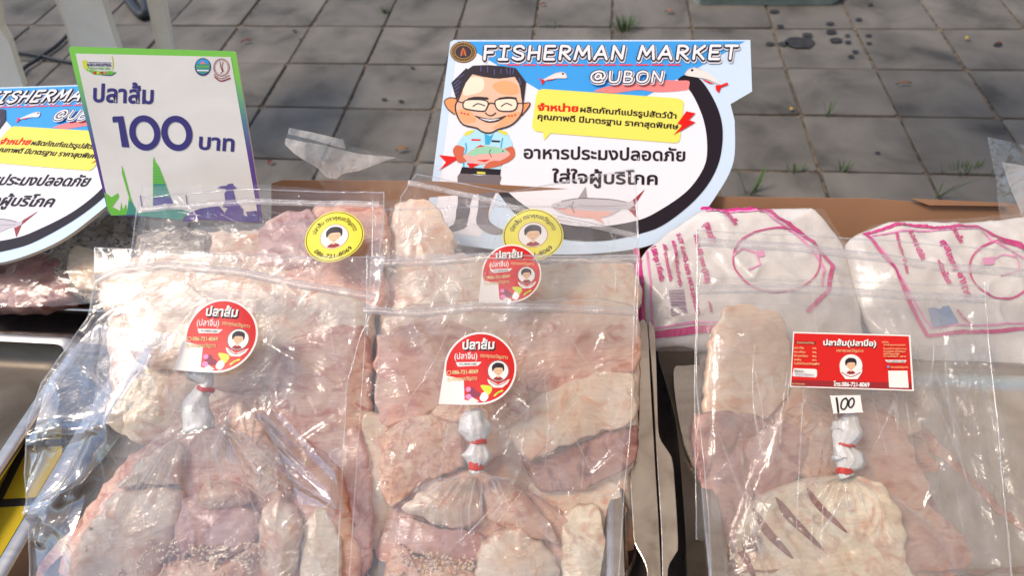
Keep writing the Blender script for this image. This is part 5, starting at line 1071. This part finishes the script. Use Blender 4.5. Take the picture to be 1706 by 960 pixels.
for t_, y, x1 in (('ผลิตโดย', 188, 1082), ('วิสาหกิจชุมชนแปรรูปปลา', 216, 1250), ('บ้านเลขที่ 52 หมู่ที่ 4 ตำบล', 254, 1262), ('อำเภอเมือง จังหวัดอุบล', 280, 1252), ('รหัสไปรษณีย์', 305, 1190), ('โทรศัพท์ เพจ', 330, 1255)): A.text(t_, z8(1018 if y < 190 else 1030, y), z8(x1, y + 3), 2.2, 'lyel', .006)
A.text('34-2-00038-2-0001', z8(1068, 382), z8(1250, 385), 2.6, 'ink_black', .02); A.disc(*z8(1080, 430), 2.4, 'blueink'); A.text('ตราคุณขวัญดาว', z8(1105, 440), z8(1275, 442), 2.4, 'lyel', .008); A.text('ขนาดบรรจุ', z8(118, 605), z8(240, 609), 2.2, 'lyel', .006)
sub(A, 'lettering')
cxp, cyp = z8(706, 418)
A = Art(lambda x, y, l: PR.at(cxp + x * 20, cyp - y * 20, .0195 + l) - loc6, .0005, .00003); A.disc(0, 0, 1.0, 'lwhite'); A.ring(0, 0, .97, .05, 'lred'); portrait(A, 0, .02, .84, 'lwhite'); A.poly([(-.95, -.3), (-.5, -.72), (.5, -.72), (.95, -.3), (.9, -.6), (.55, -1.12), (-.45, -1.12), (-.85, -.6)], 'lwhite'); A.stroke([(-.78, -.56), (0, -.92), (.8, -.56)], .07, 'maroon'); sub(A, 'portrait')
A = Art(afn(b6, PR, .0195), .0001, .00002); A.poly(smooth_poly(Z(z8, [(500, 730), (520, 718), (780, 714), (800, 725), (822, 870), (812, 886), (548, 896), (530, 885)]), True, 2), 'lwhite')
lab = A.build('price_sticker', b6)
A = Art(lfn, .0003, .00003); A.stroke(Z(z8, [(562, 742), (572, 810), (580, 885)]), 3.6, 'ink_black')
A.stroke(Z(z8, [(660, 742), (622, 765), (606, 820), (618, 852), (646, 850), (668, 810), (672, 765), (650, 745)]), 2.8, 'ink_black'); A.stroke(Z(z8, [(722, 742), (692, 765), (684, 815), (702, 838), (726, 818), (738, 780), (730, 748), (712, 745)]), 2.8, 'ink_black'); sub(A, 'handwritten_price')

# ------------------------------------------------------------------ white sacks with pink print
def packh(w, r, thick, seed):
    a, b_ = w.x * .8 + w.y * .6, w.y * .8 - w.x * .6; q = Vector((a, b_ * .45, 0))
    return thick * min(1, (1 - r ** 4)) ** .7 + .0035 * noise.fractal(Vector((w.x * 18, w.y * 18, seed)), 1, 2, 3) + .0045 * max(0, ridge(q, 22, seed)) ** 3 + .003 * max(0, ridge(w, 30, seed + 4)) ** 3
def pillow(plane, outline, lift, thick, label, seed, name='printed_pack'):
    b = empty(name, tuple(plane.at(*outline[0])), label, 'plastic pack', 'white packs with pink print')
    P = resample(smooth_poly(outline, True, 4) + [outline[0]], 120)[:-1]; n = len(P); c = sum((Vector(p) for p in P), Vector((0, 0))) / n; V = []; Fc = []; R = 34
    def height(x, y):
        v = Vector((x, y)) - c; an = math.atan2(v.y, v.x); best = 1
        # radial fraction against the outline
        k = min(range(n), key=lambda i: abs((math.atan2(P[i].y - c.y, P[i].x - c.x) - an + math.pi) % (2 * math.pi) - math.pi)); r = min(1, v.length / max((P[k] - c).length, 1e-6))
        w = plane.at(x, y, lift)
        return packh(w, r, thick, seed)
    for i in range(R + 1):
        for k in range(n):
            r = i / R; p = c + (P[k] - c) * max(r, .002); w = plane.at(p.x, p.y, lift)
            h = packh(w, r, thick, seed); V.append(w + plane.n * h)
    for k in range(n): V.append(plane.at(P[k].x, P[k].y, lift - .01))
    for i in range(R + 1):
        for k in range(n): a, b_ = i * n + k, i * n + (k + 1) % n; Fc.append((a, a + n, b_ + n, b_))
    mesh('pack', V, Fc, 'sack_white', b, True)
    o0 = b.location.copy()
    return b, lambda x, y, l: plane.at(x, y, lift) + plane.n * (height(x, y) + .0012 + l) - o0
def zq(x, y): return (1060 + x / 3.692, 340 + y / 3.692)
PK = Plane(.80, .50, 20)
pk, fn = pillow(PK, [(1064, 440), (1100, 400), (1150, 365), (1186, 352), (1330, 350), (1365, 362), (1392, 400), (1420, 470), (1430, 590), (1330, 612), (1180, 590), (1080, 582), (1066, 520)], 0, .018, 'white pack with pink print right beside the round sign', 3)
A = Art(fn, 0, .00003)
def bd(L, wd, m): A.stroke(L, wd * 1.35, m, sm=False)
def dens(L, n=60): return [tuple(p) for p in resample(L, n)]
bd(dens(Z(zq, [(0, 290), (40, 830), (520, 810)]), 90), 8, 'magenta'); bd(dens(Z(zq, [(60, 300), (90, 790), (540, 770)]), 90), 2.5, 'mpink'); bd(dens(Z(zq, [(400, 45), (740, 72), (810, 62), (845, 125), (970, 220), (1080, 330), (1160, 430), (1140, 580), (1000, 720)]), 120), 5.5, 'magenta'); bd(dens(Z(zq, [(420, 70), (780, 90), (830, 160), (950, 250), (1050, 350), (1110, 440), (1100, 560)]), 110), 3, 'mpink')
bd(dens([zq(825 + 265 * math.cos(t), 400 + 200 * math.sin(t)) for t in [i * .1745 for i in range(37)]], 120), 2.2, 'magenta')
bd(dens(Z(zq, [(560, 380), (620, 330), (700, 360), (720, 440), (650, 470)]), 40), 2, 'mpink'); A.poly(Z(zq, [(700, 350), (745, 345), (750, 385), (715, 390)]), 'mpink')
for t_, a, b_, h, m in (('ตราเด็ก', (520, 78), (570, 190), 7, 'magenta'), ('1,000 ชุด 1 กิโลกรัม', (85, 280), (130, 515), 6, 'magenta'), ('บริษัท อุตสาหกรรมพลาสติก', (150, 275), (185, 520), 4, 'magenta'), ('0-177  0-2410-1679  FAX 0-2410-3012', (232, 215), (340, 738), 6.5, 'magenta'), ('ถุงพลาสติก', (390, 170), (430, 300), 8, 'magenta'), ('ราคา 60 บาท (100)', (330, 240), (400, 540), 6, 'magenta'), ('HDPE', (408, 655), (425, 720), 4, 'magenta'), ('ผลิตและจำหน่ายถุง', (205, 260), (240, 555), 4, 'magenta')):
    A.text(t_, zq(*a), zq(*b_), h, m, .045)
A.build('pink_print', pk, True)
sheet('clear_wrap', PK, [(1150, 372), (1066, 470), (1072, 585)], [(1372, 350), (1418, 420), (1424, 585)], [(1150, 360), (1186, 347), (1330, 345), (1372, 350)], None, 100, 80, .024, wrinkle(71, .004, 16, .5), None, 'film_clear', pk)
A = Art(fn, 0, .00003)
rr = random.Random(4); y = 575
while y < 728:
    h_ = rr.choice((3, 5, 8)); x0 = 180 + (y - 575) * .1; A.poly(Z(zq, [(x0, y), (x0 + 92, y - 2), (x0 + 93, y + h_ - 2), (x0 + .5, y + h_)]), 'barc'); y += h_ + rr.choice((4, 6, 8))
A.build('barcode', pk, True)
def zr(x, y): return (1380 + x / 2.4, 200 + y / 2.4)
pk2, fn = pillow(PK, [(1408, 430), (1416, 400), (1450, 382), (1500, 372), (1600, 372), (1700, 366), (1780, 360), (1790, 640), (1650, 622), (1520, 610), (1450, 560)], .002, .018, 'white pack with pink print reaching the right edge of the photo', 6)
A = Art(fn, 0, .00003)
bd(dens(Z(zr, [(135, 462), (285, 440), (400, 458), (570, 448), (610, 495), (700, 525), (782, 590)]), 110), 4.5, 'magenta'); bd(dens(Z(zr, [(140, 462), (170, 540), (220, 620), (360, 890), (782, 862)]), 110), 4.5, 'magenta'); bd(dens(Z(zr, [(160, 478), (560, 468), (600, 520), (782, 620)]), 90), 2, 'mpink'); bd(dens(Z(zr, [(180, 540), (240, 650), (375, 860), (782, 840)]), 90), 2, 'mpink')
bd(dens([zr(640 + 125 * math.cos(t), 640 + 115 * math.sin(t)) for t in [i * .1745 for i in range(37)]], 110), 2.6, 'magenta'); A.poly(Z(zr, [(570, 590), (615, 585), (620, 612), (575, 615)]), 'mpink'); bd(dens(Z(zr, [(600, 600), (650, 575), (700, 590), (710, 640), (640, 660)]), 40), 1.6, 'mpink')
for t_, a, b_, h, m in (('ตราเด็ก', (450, 468), (485, 530), 6, 'magenta'), ('ถุงบรรจุ อาหาร', (400, 525), (500, 750), 8, 'magenta'), ('0-2410 บริษัท', (285, 480), (330, 600), 5.5, 'magenta'), ('410-2012', (470, 790), (515, 852), 5, 'magenta'), ('พลาสติก จำกัด', (240, 480), (270, 650), 4, 'magenta'), ('ผลิตโดย', (380, 610), (430, 700), 5, 'magenta')): A.text(t_, zr(*a), zr(*b_), h, m, .045)
A.build('pink_print', pk2, True)
sheet('clear_wrap', PK, [(1402, 410), (1430, 470), (1530, 590)], [(1790, 350), (1790, 450), (1790, 600)], [(1402, 410), (1450, 376), (1500, 366), (1600, 362), (1790, 345)], None, 100, 80, .026, wrinkle(72, .004, 16, .2), None, 'film_clear', pk2)
A = Art(fn, .0003, .00003); A.poly(Z(zr, [(358, 785), (440, 775), (468, 850), (380, 858)]), 'blueink'); A.build('blue_print', pk2, True)
bp = empty('paper_bag', tuple(PB.at(1700, 400)), 'clear bag holding white paper standing up at the right edge', 'plastic bag')
PX = Plane(.90, .60, 66)
sheet('paper', PX, [(1669, 270), (1682, 310), (1700, 352), (1715, 400)], [(1790, 290), (1790, 340), (1790, 370), (1790, 400)], None, None, 24, 24, -.004, wrinkle(9, .002, 12), None, 'sack_white', bp)
sheet('film', PX, [(1645, 228), (1652, 262), (1660, 300), (1672, 400)], [(1790, 250), (1790, 300), (1790, 350), (1790, 400)], [(1645, 228), (1700, 240), (1790, 250)], None, 50, 50, .003, wrinkle(10, .004, 30), None, 'film_crumpled', bp)
